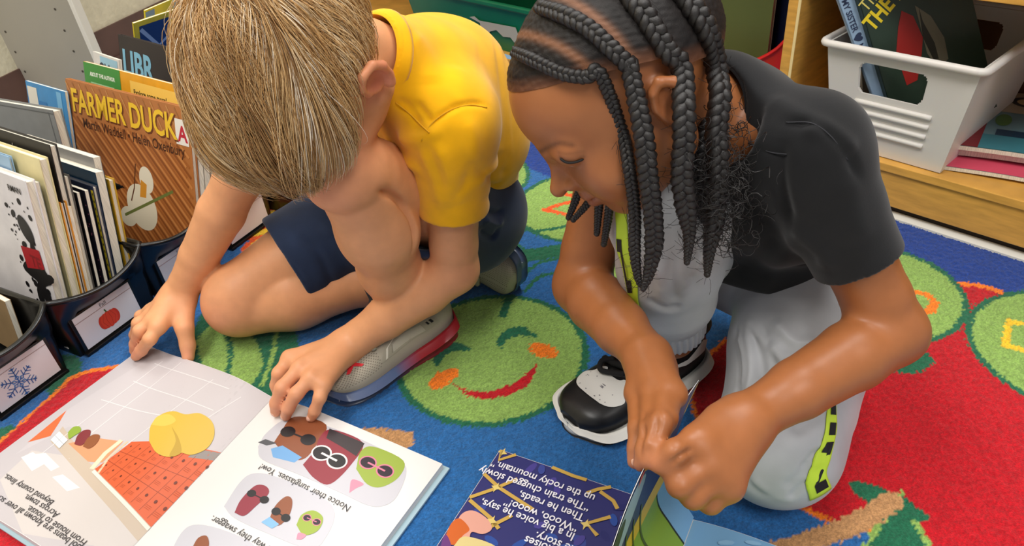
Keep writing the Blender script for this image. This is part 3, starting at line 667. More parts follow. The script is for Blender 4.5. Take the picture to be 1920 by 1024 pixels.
cbox('edge_band', mat('pale_veneer', '#efd79c', rough=.5), -.1905, -.1862, -.0006, .001, .088, .80, 0)
# books in the white bin (leaning to the left)
def lean_book(label, foot, topl, wdir, wid, th, color, rough=.4, group='picture books in the white bin'):
    foot, topl = np.asarray(foot, float), np.asarray(topl, float); up = topl - foot; H_ = np.linalg.norm(up); up /= H_; H_ = min(H_, (.338 - foot[2]) / max(up[2], .2)); w_ = nrm(wdir - up * (wdir @ up)); n_ = np.cross(w_, up); n_ = n_ if n_ @ FWD < 0 else -n_
    root = empty('picture_book', foot + w_ * wid / 2, label, 'book', group); m = mat('cover_' + color.strip('#') + 'r%02d' % int(rough * 100), color, rough=rough, noise=(25, .85, 1.1)); t_ = .0016
    mb = MB(); mb.box(foot, w_ * wid, up * H_, n_ * -t_); mb.box(foot - n_ * (th - t_), w_ * wid, up * H_, -n_ * t_); mb.box(foot, w_ * t_, up * H_, -n_ * th); mb.build('cover', m, root, bevel=.0004)
    mb = MB(); mb.box(foot + w_ * .002 - n_ * t_ + up * .002, w_ * (wid - .004), up * (H_ - .004), -n_ * (th - 2 * t_)); mb.build('pages', paper, root)
    fl = (lambda u, v: foot + n_ * .0002 + w_ * u + up * v)
    if np.cross(w_, up) @ n_ < 0: fl = (lambda u, v: foot + n_ * .0002 + w_ * (wid - u) + up * v)
    sp_ = (lambda u, v: foot - w_ * .0003 - n_ * (th - v) + up * (H_ - u)) if np.cross(-up, n_) @ w_ < 0 else (lambda u, v: foot - w_ * .0003 - n_ * v + up * (H_ - u))
    return root, Sheet(fl), Sheet(sp_), wid, H_
g1 = onplane(1660, 165, FL + bv * .012, bv); ft = onplane(1680, 178, FL + bv * .02, bv)
fo = tubp(.62, .10, .03); tp_ = D(1598, -40, 1.02); wd_ = bv * .8 + bu * .62
r, sh, ss, W_, H_ = lean_book('dark green hardcover titled THE BIG, leaning in the white bin', fo, tp_, wd_, .150, .012, '#26382c', .35)
U_ = lambda px, py: None
def uvpx(x, y, fo=fo, up=nrm(tp_ - fo), w_=nrm(wd_ - nrm(tp_ - fo) * (wd_ @ nrm(tp_ - fo)))):
    n_ = np.cross(w_, up); X = onplane(x, y, fo, n_); return ((X - fo) @ w_, (X - fo) @ up)
flip = np.cross(nrm(wd_ - nrm(tp_ - fo) * (wd_ @ nrm(tp_ - fo))), nrm(tp_ - fo)) @ FWD > 0
cv = (lambda q: (W_ - q[0], q[1])) if flip else (lambda q: q)
def cp(pts): return [cv((min(max(uvpx(*q)[0], .001), W_ - .001), min(max(uvpx(*q)[1], .001), H_ - .001))) for q in pts]
sh.poly(cp([(1690, 20), (1712, 30), (1730, 70), (1728, 100), (1720, 150), (1700, 160), (1680, 100), (1684, 50)]), '#9c2420')
sh.poly(cp([(1715, 10), (1745, 30), (1770, 70), (1778, 110), (1760, 130), (1738, 100), (1728, 60)]), '#6f6a58'); sh.poly(cp([(1722, 12), (1730, 40), (1752, 80), (1760, 110), (1750, 112), (1730, 70)]), '#2b2a22')
a0, a1 = cp([(1636, 60), (1676, 12)]); an = math.atan2(a1[1] - a0[1], a1[0] - a0[0]); sh.text('THE BIG', a0[0], a0[1], .034, '#e8cf2a', ang=an, bold=.03, width=.72); a0, a1 = cp([(1624, 24), (1650, -8)]); sh.text('The', a0[0], a0[1], .026, '#d8c96a', ang=an, width=.8)
sh.poly(cp([(1602, 20), (1612, 10), (1612, 26), (1606, 34)]), '#d8b92a'); sh.build(r)
r, sh, ss, W_, H_ = lean_book('slim pale blue picture book with lettered spine, leaning in the white bin', fo - bu * .016 - bv * .004 + V3(0, 0, .0), D(1556, -42, 1.03), wd_, .150, .007, '#8fa9c4', .4)
sh.text('MY SISTER \u2665 MILO', (W_ - .013) if flip else .004, H_ * .93, .0125, '#2a3550', ang=-math.pi / 2, bold=.02, width=.9); sh.build(r)
for k, (c_, la) in enumerate((('#7e1a22', 'deep red book low at the left of the white bin'), ('#cfc0a6', 'cream book lying at the left of the white bin'))):
    fo2 = tubp(.10 + .09 * k, .12 + .1 * k, .03); lean_book(la, fo2, fo2 + V3(-.02, .015, .125 - .02 * k), bv, .17, .010, c_)
# magazines lying beside the bin
def lying(label, p0, a, b, z0, th, color, rough=.35, sagf=.004):
    a, b = np.asarray(a, float), np.asarray(b, float); root = empty('magazine', p0 + a / 2 + b / 2, label, 'magazine', 'magazines on the bottom shelf'); m = mat('cover_' + color.strip('#') + 'r%02d' % int(rough * 100), color, rough=rough)
    S_ = lambda u, v: p0 + a * u + b * v + V3(0, 0, z0 + th + sagf * math.sin(math.pi * min(max(u, 0), 1)) * (1 - v))
    G = np.array([[S_(u, v) for v in np.linspace(0, 1, 8)] for u in np.linspace(0, 1, 14)]); B_ = G.copy(); B_[:, :, 2] -= th
    mb = MB(); mb.grid(G); o = mb.build('cover', m, root, smooth=True); mb = MB(); G2 = G - [0, 0, .0006]; mb.grid(G2); mb.grid(B_, flip=True)
    for A_, C_ in ((G2[0], B_[0]), (B_[-1], G2[-1]), (B_[:, 0], G2[:, 0]), (G2[:, -1], B_[:, -1])): mb.grid(np.array([A_, C_]))
    mb.build('pages', paper, root); return root, Sheet(S_, lift=.0005, step=.12)
q0 = P(1762, 316, .0895) - V3(0, 0, .0895); qa = nrm(P(1920, 345, .0895) * [1, 1, 0] - q0); qb = nrm(V3(-qa[1], qa[0], 0)); qb = qb if qb @ FWD > 0 else -qb
r, sh = lying('white and pink magazine with a blue corner, lowest beside the white bin', q0, qa * .20, qb * .26, .0885, .006, '#cfd0d6')
sh.rect(.0, .0, .55, .22, '#d8506a'); sh.rect(.55, .0, 1, .16, '#3b5c9c'); sh.text('CALEI', .16, .26, .12, '#33353c', bold=.03); sh.ell(.62, .12, .05, .05, '#e9e7e4'); sh.ell(.75, .08, .04, .04, '#e9e7e4'); sh.line([(.45, .42), (.6, .30), (.8, .32), (1, .42)], .05, '#c98a6a'); sh.ell(.92, .46, .10, .10, '#2c2c30'); sh.ell(.56, .50, .09, .12, '#8f9aa6'); sh.build(r, 'cover_picture', 'cover_lettering')
q1 = P(1778, 285, .100) ; r, sh = lying('rumpled magazine with grey pages in the middle of the shelf pile', q1 - V3(0, 0, .1) + V3(0, 0, 0), qa * .21, qb * .25, .0965, .012, '#a39c90', sagf=.006)
q2 = P(1790, 276, .116) ; r, sh = lying('teal picture book lettered CIT with a red spine, topmost beside the white bin', q2 - V3(0, 0, .116), qa * .22, qb * .24, .113, .007, '#6d8f98')
sh.rect(0, 0, .13, 1, '#7d1f28'); sh.rect(.13, 0, 1, .22, '#3f7f8c'); sh.rect(.2, .22, 1, .32, '#1f3a50'); sh.rect(.13, .62, 1, 1, '#b0a590'); sh.ell(.36, .84, .14, .10, '#3a3f42'); sh.ell(.36, .84, .10, .065, '#c9b48a'); sh.text('CIT', .34, .44, .22, '#c8404c', bold=.03, width=1.3); sh.ell(.62, .38, .14, .035, '#d8c23a'); sh.ell(.22, .48, .05, .10, '#4f7a3c'); sh.build(r, 'cover_picture', 'cover_lettering')
# green tray and red bin in the left bay
green = mat('green_plastic', '#0a6a45', rough=.35, spec=.5, noise=(12, .85, 1.1))
gt = empty('storage_tray', bc(-1.06, .17, .088), 'dark green plastic tray with a torn paper label, on the shelf behind the yellow shirt', 'storage tray')
def tray(root, t0, t1, d0, d1, z0, z1, m, taper=.015, th=.004):
    G = []
    for z, k, i in ((z0, 0, 0), (z1 - .012, 1, 0), (z1 - .012, 1, -.008), (z1, 1, -.008), (z1, 1, th), (z0 + th, 0, th)):
        e = taper * (1 - k) + i; G.append([bc(t0 + e, d0 + e, z), bc(t1 - e, d0 + e, z), bc(t1 - e, d1 - e, z), bc(t0 + e, d1 - e, z)])
    mb = MB(); G = np.array(G); mb.grid(G, closed=True); mb.add(G[0], [(3, 2, 1, 0)]); mb.add(G[-1], [(0, 1, 2, 3)]); return mb.build('tray_body', m, root, bevel=.003)
tray(gt, -1.27, -.80, .02, .32, .0885, .205, green)
mb = MB(); mb.box(bc(-.97, .0245, .110), CU * .10, CN * .0006, V3(0, 0, 1)); mb = MB()
q = lambda t, z: bc(t, .0335 - (z - .0885) / .105 * .0150 - .0015, z)
mb.add([q(-1.02, .155), q(-1.0, .160), q(-.985, .152), q(-.86, .156), q(-.85, .12), q(-.875, .118), q(-.885, .128), q(-.91, .125), q(-.93, .138), q(-.955, .13), q(-.965, .108), q(-.985, .112), q(-.985, .146)], [tuple(range(13))[::-1]]); mb.build('torn_label', mat('paper_scrap', '#b9b5a9', rough=.8), gt)
mb = MB(); mb.box(bc(-.90, .001, .0883), CU * .07, CN * .018, V3(0, 0, .0006)); tag(mb.build('tape_strip', mat('blue_tape', '#8fb0d0', rough=.6)), 'strip of pale blue tape on the shelf edge below the green tray', 'tape')
redp = mat('red_plastic', '#c8121a', rough=.28, spec=.5)
rb, rfront = book_bin('glossy red book bin with a scooped front in the bookcase', 'book bin', bc(-.215, .040, .0885), -CU, CN, .30, .25, .205, .215, redp, bulge=.012, dip=.125, zlab=.02, ramp=.6, dpow=.38)
X0, X1 = bc(-.52, .10, .36), bc(-.285, .10, .36)
r, sh, W_, H_ = book('faded beige and green picture book standing in the red bin', X0, X1, .10, .010, '#a59a80', rough=.5, nrm_away=CN); sh.rect(W_ * .55, -.26, W_, 0, '#5f6a3c'); sh.ell(W_ * .3, -.12, .06, .05, '#c0b396'); sh.rect(0, -.26, W_ * .6, -.19, '#7d8a58'); sh.text('now', W_ * .22, -.075, .052, '#a8594a', width=.9); sh.ell(W_ * .25, -.20, .03, .04, '#b08a70'); sh.build(r)
X0, X1 = bc(-.36, .135, .36), bc(-.235, .135, .36)
r, sh, W_, H_ = book('navy blue book behind the beige one in the red bin', X0, X1, .10, .008, '#141d3c', rough=.4); sh.build(r)
# ------------------------------------------------------------------ the two open picture books
ST = P(512, 745, .0095); RV = P(835, 872, .0125) - ST; ST[2] = 0; RV[2] = 0; RV = nrm(RV); DV = V3(RV[1], -RV[0], 0); DV = DV if DV[1] < 0 else -DV
WR, WL, HB = .262, .248, .275
ob = empty('picture_book', ST + DV * HB / 2, 'large open picture book with orange lockers and coloured beans, under the boy\'s hands', 'book')
def zpage(a, b):                            # a metres toward the left page (+) or right page (-), b metres toward the reader's top
    t = abs(a) / (WL if a > 0 else WR); t = min(max(t, 0), 1.0)
    z = .0085 + .010 * (1 - (1 - min(t * 3.2, 1)) ** 2) - .006 * t
    if a > 0: z += .006 * math.exp(-((t - .36) / .22) ** 2) * min(1, t * 6) * max(0, 1 - b / .14) ** 1.2 + .0022 * math.sin(13 * t + 30 * b) * t * (1 - t) * 2
    else: z += .002 * math.sin(math.pi * t) * (1 - b / HB)
    return z
KAP = .085                                   # the gutter runs a little askew
def S1(a, b): return ST + RV * (-a + (1 - min(abs(a) / (WL if a > 0 else WR), 1)) * b * KAP) + DV * b + V3(0, 0, zpage(a, b))
for side, W_ in (('left', WL), ('right', WR)):
    sg = 1 if side == 'left' else -1; A_ = np.maximum(np.linspace(0, W_, 70), 1e-6) * sg; Bv = np.linspace(0, HB, 50); G = np.array([[S1(a, b) for b in Bv] for a in A_]); mb = MB(); mb.grid(G, flip=(sg < 0)); low = G.copy(); low[:, :, 2] = .0045
    mb.grid(low, flip=(sg > 0))
    for A1, A2_, fl in ((G[-1], low[-1], sg > 0), (G[:, 0], low[:, 0], sg > 0), (G[:, -1], low[:, -1], sg < 0), (G[0], low[0], sg < 0)): mb.grid(np.array([A1, A2_]), flip=fl)
    mb.build('pages', mat('white_gloss_page', '#e2dfdd', rough=.3, spec=.4), ob, smooth=False)
for p_ in [o for o in ob.children]:
    for q in p_.data.polygons: q.use_smooth = abs(q.normal.z) > .5
mb = MB(); mb.box(ST + RV * .001 - DV * .004 + V3(0, 0, .0012), RV * (WR + .005), DV * (HB + .008), V3(0, 0, .003)); mb.box(ST - RV * .001 - DV * .004 + V3(0, 0, .0012), -RV * (WL + .005), DV * (HB + .008), V3(0, 0, .003)); mb.box(ST - RV * .006 - DV * .004 + V3(0, 0, .0004), RV * .012, DV * (HB + .008), V3(0, 0, .002)); mb.build('cover', mat('pale_blue_cover', '#a9c3cd', rough=.4), ob, bevel=.0006)
def ab(x, y, z=.0165):
    for _ in range(4):
        X = P(x, y, z) - ST; b = X @ DV; q = X @ RV; a = (b * KAP - q) / (1 + b * KAP / WL)
        if a < 0: a = (b * KAP - q) / (1 - b * KAP / WR)
        z = zpage(a, b)
    return a, b
pgL = Sheet(S1, lift=.0003, step=.0075, dl=2e-5)
clampL = lambda pts: [(min(max(a, .0006), WL - .0006), min(max(b, .0006), HB - .0006)) for a, b in (ab(*q) for q in pts)]
clampR = lambda pts: [(max(min(a, -.0006), -WR + .0006), min(max(b, .0006), HB - .0006)) for a, b in (ab(*q) for q in pts)]
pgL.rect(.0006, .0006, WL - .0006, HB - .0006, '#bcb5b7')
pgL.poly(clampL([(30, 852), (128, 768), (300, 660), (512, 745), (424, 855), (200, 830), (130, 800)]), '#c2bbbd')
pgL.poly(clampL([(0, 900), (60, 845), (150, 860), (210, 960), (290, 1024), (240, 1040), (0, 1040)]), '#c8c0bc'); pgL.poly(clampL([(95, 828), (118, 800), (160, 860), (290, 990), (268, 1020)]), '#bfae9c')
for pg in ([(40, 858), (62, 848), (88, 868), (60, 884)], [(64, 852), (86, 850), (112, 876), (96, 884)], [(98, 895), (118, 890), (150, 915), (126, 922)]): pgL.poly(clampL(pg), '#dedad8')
for a_, b_ in (((305, 678), (80, 850)), ((340, 680), (150, 830)), ((400, 712), (230, 840)), ((250, 715), (400, 770)), ((290, 682), (430, 730)), ((190, 750), (370, 800)), ((452, 745), (300, 840))): pgL.line(clampL([a_, ((a_[0] + b_[0]) / 2, (a_[1] + b_[1]) / 2), b_]), .0011, '#dcd8d8')
pgL.poly(clampL([(52, 830), (125, 770), (110, 795), (95, 818)]), '#d96a3e')
pgL.poly(clampL([(128, 832), (185, 822), (232, 828), (192, 868), (165, 866)]), '#d9936a'); pgL.line(clampL([(228, 826), (198, 850), (172, 880)]), .006, '#e6d2b4'); pgL.line(clampL([(240, 828), (205, 858), (184, 888)]), .003, '#d8bfa0')
lk = [(247, 829), (290, 828), (424, 852), (410, 872), (300, 985), (285, 990), (178, 880)]
pgL.poly(clampL(lk), '#d05c33'); pgL.poly(clampL([(370, 843), (424, 853), (412, 868), (352, 858)]), '#8d8480')
qf = lambda s, t: (lerp(lerp(247, 415, s), lerp(180, 292, s), t), lerp(lerp(830, 866, s), lerp(880, 988, s), t))
for k in range(1, 8): s_ = (k / 8) ** 1.15; pgL.line(clampL([qf(s_, t) for t in np.linspace(0, 1, 7)]), .0007, '#9c3f22')
for k in range(1, 3): pgL.line(clampL([qf(s, k / 3) for s in np.linspace(0, 1, 7)]), .0008, '#9c3f22')
for i in range(8):
    for j in range(3):
        s_ = ((i + .5) / 8) ** 1.15; c = ab(*qf(s_, (j + .35) / 3)); pgL.ell(c[0], c[1], .0010 + .0010 * s_, .0013 + .0013 * s_, '#6b2a18', n=8)
        for q in range(3): c = ab(*qf(s_ - .02, (j + .62 + .07 * q) / 3)); pgL.line([(c[0] - .003 * (.5 + s_), c[1]), (c[0] + .003 * (.5 + s_), c[1])], .0004, '#a84a2c')
pgL.poly(clampL([(178, 882), (286, 992), (280, 998), (172, 886)]), '#e6d9cc')
# plain bean-shaped seeds
pgL.soft(clampL([(280, 828), (283, 800), (300, 780), (325, 772), (348, 778), (375, 776), (398, 792), (402, 818), (388, 842), (360, 854), (338, 850), (318, 858), (294, 850)]), '#ceac3f'); pgL.soft(clampL([(322, 800), (330, 828), (318, 856), (340, 850), (336, 824)]), '#b8952f')
pgL.soft(clampL([(284, 798), (296, 782), (318, 778), (330, 790), (310, 800)]), '#d9bb52')
for c_, pg in (('#8aa23c', [(128, 812), (138, 802), (150, 801), (152, 810), (140, 818), (130, 824)]), ('#7d2f34', [(140, 834), (146, 818), (158, 808), (170, 808), (168, 820), (154, 836)]), ('#8a4f2c', [(156, 838), (164, 824), (176, 816), (188, 818), (182, 832), (168, 842)])): pgL.soft(clampL(pg), c_)
pgL.poly(clampL([(96, 826), (112, 810), (128, 826), (112, 842)]), '#e9ecec'); pgL.line(clampL([(104, 818), (120, 834)]), .0005, '#8d8f92'); pgL.line(clampL([(120, 818), (104, 834)]), .0005, '#8d8f92')
INK = '#2c2a30'
def txt(sheet, body, x, y, size, col=INK, z=.0165, **k): a, b = ab(x, y, z); sheet.text(body, a, b, size, col, **k)
for body, x, y in (('Beyond county lines.', 104, 941), ('Across town.', 114, 964), ('From house to house.', 166, 1016), ('The cool beans are known all over school.', 188, 1046)): txt(pgL, body, x, y, .0108)
pgL.build(ob)
pgR = Sheet(S1, lift=.0003, step=.0075, dl=2e-5)
pgR.soft(clampR([(484, 838), (500, 812), (540, 785), (600, 795), (690, 830), (748, 862), (762, 885), (745, 930), (722, 948), (690, 948), (640, 925), (560, 890), (492, 862)]), '#c2c1c9')
pgR.soft(clampR([(420, 950), (450, 905), (476, 888), (520, 895), (600, 930), (628, 962), (610, 1010), (580, 1030), (500, 1000), (440, 972)]), '#c2c1c9')
pgR.soft(clampR([(310, 1060), (340, 1000), (372, 984), (440, 1002), (480, 1030), (460, 1080)]), '#c2c1c9')
pgR.soft(clampR([(514, 830), (526, 812), (552, 782), (612, 797), (590, 840), (568, 862), (540, 858)]), '#8a4d30'); pgR.poly(clampR([(508, 842), (530, 836), (566, 858), (552, 868), (512, 858)]), '#6fa3d6'); pgR.poly(clampR([(484, 830), (498, 824), (520, 832), (500, 836)]), '#55565c')
pgR.soft(clampR([(568, 872), (590, 845), (600, 820), (622, 806), (680, 830), (660, 870), (620, 908), (590, 898)]), '#8c2f3c'); pgR.poly(clampR([(618, 804), (684, 832), (668, 856), (640, 838), (612, 822)]), '#3a3236')
pgR.soft(clampR([(668, 880), (676, 848), (700, 838), (756, 864), (748, 895), (715, 914), (688, 908)]), '#94a842'); pgR.soft(clampR([(655, 925), (660, 900), (682, 908), (668, 916)]), '#e58aa0')
def shades(x0, y0, x1, y1, col, frame=None, s_=.010, sheet=pgR):
    (a0, b0), (a1, b1) = ab(x0, y0), ab(x1, y1); an = math.atan2(b1 - b0, a1 - a0)
    if frame:
        for a, b in ((a0, b0), (a1, b1)): sheet.ell(a, b, s_ * 1.18, s_ * .92, frame, ang=an)
    for a, b in ((a0, b0), (a1, b1)): sheet.ell(a, b, s_, s_ * .74, col, ang=an)
    sheet.line([(a0, b0), (a1, b1)], s_ * .22, frame or col)
shades(578, 825, 540, 810, '#1d1b20', s_=.0105); shades(632, 865, 603, 850, '#1d1b20', '#e4dfdd', s_=.0115); shades(722, 884, 690, 868, '#2a1f2c', '#d77a94', s_=.0095)
pgR.soft(clampR([(440, 962), (452, 938), (478, 912), (498, 912), (504, 926), (480, 950), (458, 968)]), '#8c3040'); pgR.soft(clampR([(504, 978), (516, 950), (536, 932), (548, 938), (544, 964), (524, 986)]), '#8a4f34'); pgR.poly(clampR([(490, 980), (506, 970), (524, 984), (510, 992)]), '#7fb0dc'); pgR.soft(clampR([(556, 985), (566, 966), (588, 958), (606, 972), (596, 996), (570, 1004)]), '#94a842'); pgR.soft(clampR([(556, 1012), (560, 1000), (574, 1004), (566, 1012)]), '#e58aa0')
shades(496, 938, 472, 926, '#1d1b20', s_=.006); shades(536, 972, 518, 960, '#1d1b20', s_=.006); shades(594, 980, 576, 972, '#2a1f2c', '#d77a94', s_=.0045)
pgR.soft(clampR([(360, 1030), (372, 1010), (388, 1006), (392, 1024), (380, 1040)]), '#8a4f34')
txt(pgR, 'Notice their sunglasses. Yow!', 660, 951, .0113); txt(pgR, 'the way they swagger.', 524, 1034, .0113)
pgR.build(ob)
# ---- second book
E_ = nrm(P(945, 830, .0) - P(820, 1020, .0)); G0 = P(1300, 972, .008) * [1, 1, 0]; W2 = nrm(G0 - P(945, 830, 0)); W2 = nrm(W2 - E_ * (W2 @ E_)); H2, PW = .25, .224
b2 = empty('picture_book', G0 - E_ * H2 / 2, 'dark blue open picture book whose page the girl is lifting', 'book')
def S2(a, b):                              # a metres along the reading direction (to the left in the photo), b metres toward the reader's top
    t = min(abs(a) / PW, 1); return G0 - W2 * a - E_ * b + V3(0, 0, .006 + .007 * (1 - (1 - min(t * 3.5, 1)) ** 2) - .005 * t)
for sg in (1, -1):
    G = np.array([[S2(a * sg, b) for b in np.linspace(0, H2, 24)] for a in np.linspace(0, PW, 30)]); mb = MB(); mb.grid(G, flip=sg < 0); low = G.copy(); low[:, :, 2] = .0035; mb.grid(low, flip=sg > 0)
    for A1, B1, fl in ((G[-1], low[-1], sg > 0), (G[:, 0], low[:, 0], sg > 0), (G[:, -1], low[:, -1], sg < 0)): mb.grid(np.array([A1, B1]), flip=fl)
    mb.build('pages', mat('white_gloss_page'), b2, smooth=True)
mb = MB(); mb.box(G0 - W2 * (PW + .002) + E_ * .002 + V3(0, 0, .0008), W2 * (2 * PW + .004), -E_ * (H2 + .004), V3(0, 0, .0024)); mb.build('cover', mat('navy_cover', '#232c5c', rough=.4), b2, bevel=.0005)
def ab2(x, y, z=.012): X = P(x, y, z) - G0; return (-(X @ W2), -(X @ E_))
s2 = Sheet(S2, lift=.0003, step=.0075, dl=2e-5); cl2 = lambda pts: [(min(max(a, .0006), PW - .0006), min(max(b, .0006), H2 - .0006)) for a, b in (ab2(*q) for q in pts)]
s2.rect(.0006, .0006, PW - .0006, H2 - .0006, '#33356f')
for k in range(60):
    a, b = random.uniform(.01, PW - .012), random.uniform(.008, H2 - .01); s2.ell(a, b, random.uniform(.006, .012), .004, random.choice(('#3b4a94', '#2c2f6a', '#4a4390', '#2f4f9c')), ang=random.uniform(0, 3), n=10)
for seg in ([(945, 835), (935, 860), (975, 838)], [(905, 885), (935, 912), (1000, 955)], [(970, 896), (925, 915), (880, 930)], [(880, 935), (920, 970), (935, 990)], [(1035, 875), (1075, 892), (1100, 900)], [(1125, 922), (1150, 940), (1158, 955)], [(1150, 905), (1120, 918), (1100, 925)], [(1145, 970), (1100, 982), (1120, 1005)], [(960, 965), (930, 980), (905, 995)]): s2.line(cl2(seg), .0042, '#c9a552')
for c in ((942, 846), (930, 912), (922, 975), (1098, 984)): a, b = cl2([c])[0]; s2.poly([(a - .006, b), (a, b - .003), (a + .006, b), (a, b + .003)], '#e0c878'); s2.poly([(a, b - .007), (a + .002, b), (a, b + .007), (a - .002, b)], '#e0c878')
s2.soft(cl2([(850, 1000), (862, 965), (885, 955), (912, 970), (922, 990), (905, 1000), (884, 996), (878, 1012), (862, 1012)]), '#dfa392'); s2.soft(cl2([(832, 1010), (842, 978), (862, 970), (880, 990), (868, 1002), (850, 1020)]), '#d0662c'); s2.soft(cl2([(820, 1040), (834, 1000), (846, 1024), (838, 1050)]), '#6b3b7c'); s2.soft(cl2([(850, 1022), (872, 1004), (930, 1024), (920, 1050), (850, 1050)]), '#dcc98a')
def txt2(body, x, y, size=.0132): a, b = ab2(x, y); s2.text(body, a, b, size, '#eceaf2', bold=.012, width=.95)
for body, x, y in (('up the rocky mountain.\u201d', 1118, 930), ('\u201cThe train chugged slowly', 1108, 948), ('Then he reads,', 1098, 966), ('\u201cWooo, wooo!\u201d', 1086, 986), ('In a big voice he says,', 1080, 1002), ('the story.', 1090, 1030), ('all the noises', 1100, 1050), ('with Daddy', 1110, 1070)): txt2(body, x, y)
s2.build(b2)
s3 = Sheet(S2, lift=.0003, step=.0075, dl=4e-5); s3.rect(-PW + .0006, .034, -.0006, H2 - .0006, '#86a83a'); s3.rect(-PW + .0006, .0006, -.0006, .034, '#7fb0d8'); s3.line([(-PW + .001, .036), (-.1, .037), (-.001, .036)], .0012, '#26302a')
for k in range(30): s3.ell(-random.uniform(.01, PW - .01), random.uniform(.045, H2 - .01), .010, .004, random.choice(('#98b84a', '#789a30', '#a6c258')), ang=random.uniform(0, 3), n=8)
for k in range(14): s3.ell(-random.uniform(.01, PW - .01), random.uniform(.006, .03), .008, .0025, random.choice(('#93c0e2', '#6a9fcb')), ang=random.uniform(0, .5), n=8)
s3.build(b2)
# the lifted leaf: curve of its far edge, then swept toward the reader
fe = np.array([G0 + V3(0, 0, .010)] + [onplane(x, y, G0 + E_ * (0.0), E_) for x, y in ((1276, 932), (1256, 893), (1262, 835), (1284, 770), (1310, 713))]); fe = bez(fe, 40)
def leaf(u, v): 
    i = min(max(u, 0), 1) * 39; k = min(int(i), 38); p_ = lerp(fe[k], fe[k + 1], i - k); return p_ - E_ * v * H2 + W2 * (-.012 * math.sin(math.pi * v) * u)
G = np.array([[leaf(u, v) for v in np.linspace(0, 1, 24)] for u in np.linspace(0, 1, 40)]); mb = MB(); mb.grid(G); lf = mb.build('lifted_leaf', mat('white_gloss_page'), b2, smooth=True); so = lf.modifiers.new('paper', 'SOLIDIFY'); so.thickness = .0004; so.offset = 0
nl = np.cross(leaf(.5, .01) - leaf(.5, 0), leaf(.51, 0) - leaf(.5, 0)); leftward = nl @ W2 < 0
SA = (lambda p, q: leaf(q, p)) if leftward else (lambda p, q: leaf(q, 1 - p)); SB = (lambda p, q: leaf(q, 1 - p)) if leftward else (lambda p, q: leaf(q, p))
sa = Sheet(SA, lift=.0004, step=.03, dl=8e-5); vv = (lambda v: v) if leftward else (lambda v: 1 - v)
sa.rect(.001, .001, .999, .999, '#2b3068'); sa.poly([(vv(.0), .86), (vv(.0), .999), (vv(.999), .999), (vv(.999), .93), (vv(.3), .93)], '#4a4688'); sa.line([(vv(.02), .99), (vv(.02), .80)], .02, '#d8b45a'); sa.line([(vv(.03), .985), (vv(.3), .985), (vv(.97), .985)], .012, '#c9a552')
sa.ell(vv(.72), .72, .22, .20, '#9fb6c9'); sa.ell(vv(.80), .66, .17, .22, '#23243c'); sa.poly([(vv(.36), .99), (vv(.40), .86), (vv(.44), .99)], '#d8542c'); sa.build(lf, 'page_picture', 'page_lettering')
sb = Sheet(SB, lift=.0004, step=.03, dl=8e-5); wv_ = (lambda v: 1 - v) if leftward else (lambda v: v)
sb.rect(min(wv_(.13), wv_(.999)), .001, max(wv_(.13), wv_(.999)), .46, '#86a83a'); sb.poly([(wv_(.001), .001), (wv_(.13), .001), (wv_(.13), .46), (wv_(.001), .46)], '#7fb0d8'); sb.line([(wv_(.135), .001), (wv_(.135), .25), (wv_(.135), .45)], .008, '#26302a')
sb.rect(.001, .54, .999, .999, '#2b3068'); sb.poly([(wv_(.0015), .455), (wv_(.9985), .455), (wv_(.9985), .545), (wv_(.0015), .545)], '#e0b93a'); sb.poly([(wv_(.0015), .80), (wv_(.16), .80), (wv_(.16), .999), (wv_(.0015), .999)], '#4a4688')
sb.line([(wv_(.012), .80), (wv_(.012), .9), (wv_(.012), .998)], .02, '#d8b45a'); sb.ell(wv_(.60), .78, .26, .20, '#9fb6c9'); sb.ell(wv_(.72), .74, .22, .17, '#23243c'); sb.poly([(wv_(.40), .999), (wv_(.43), .86), (wv_(.47), .999)], '#d8542c')
for k in range(5): sb.line([(wv_(.30 + .07 * k), .12), (wv_(.30 + .07 * k), .3), (wv_(.30 + .07 * k), .6)], .012, '#4a5a26')
sb.build(lf, 'page_picture', 'page_lettering')
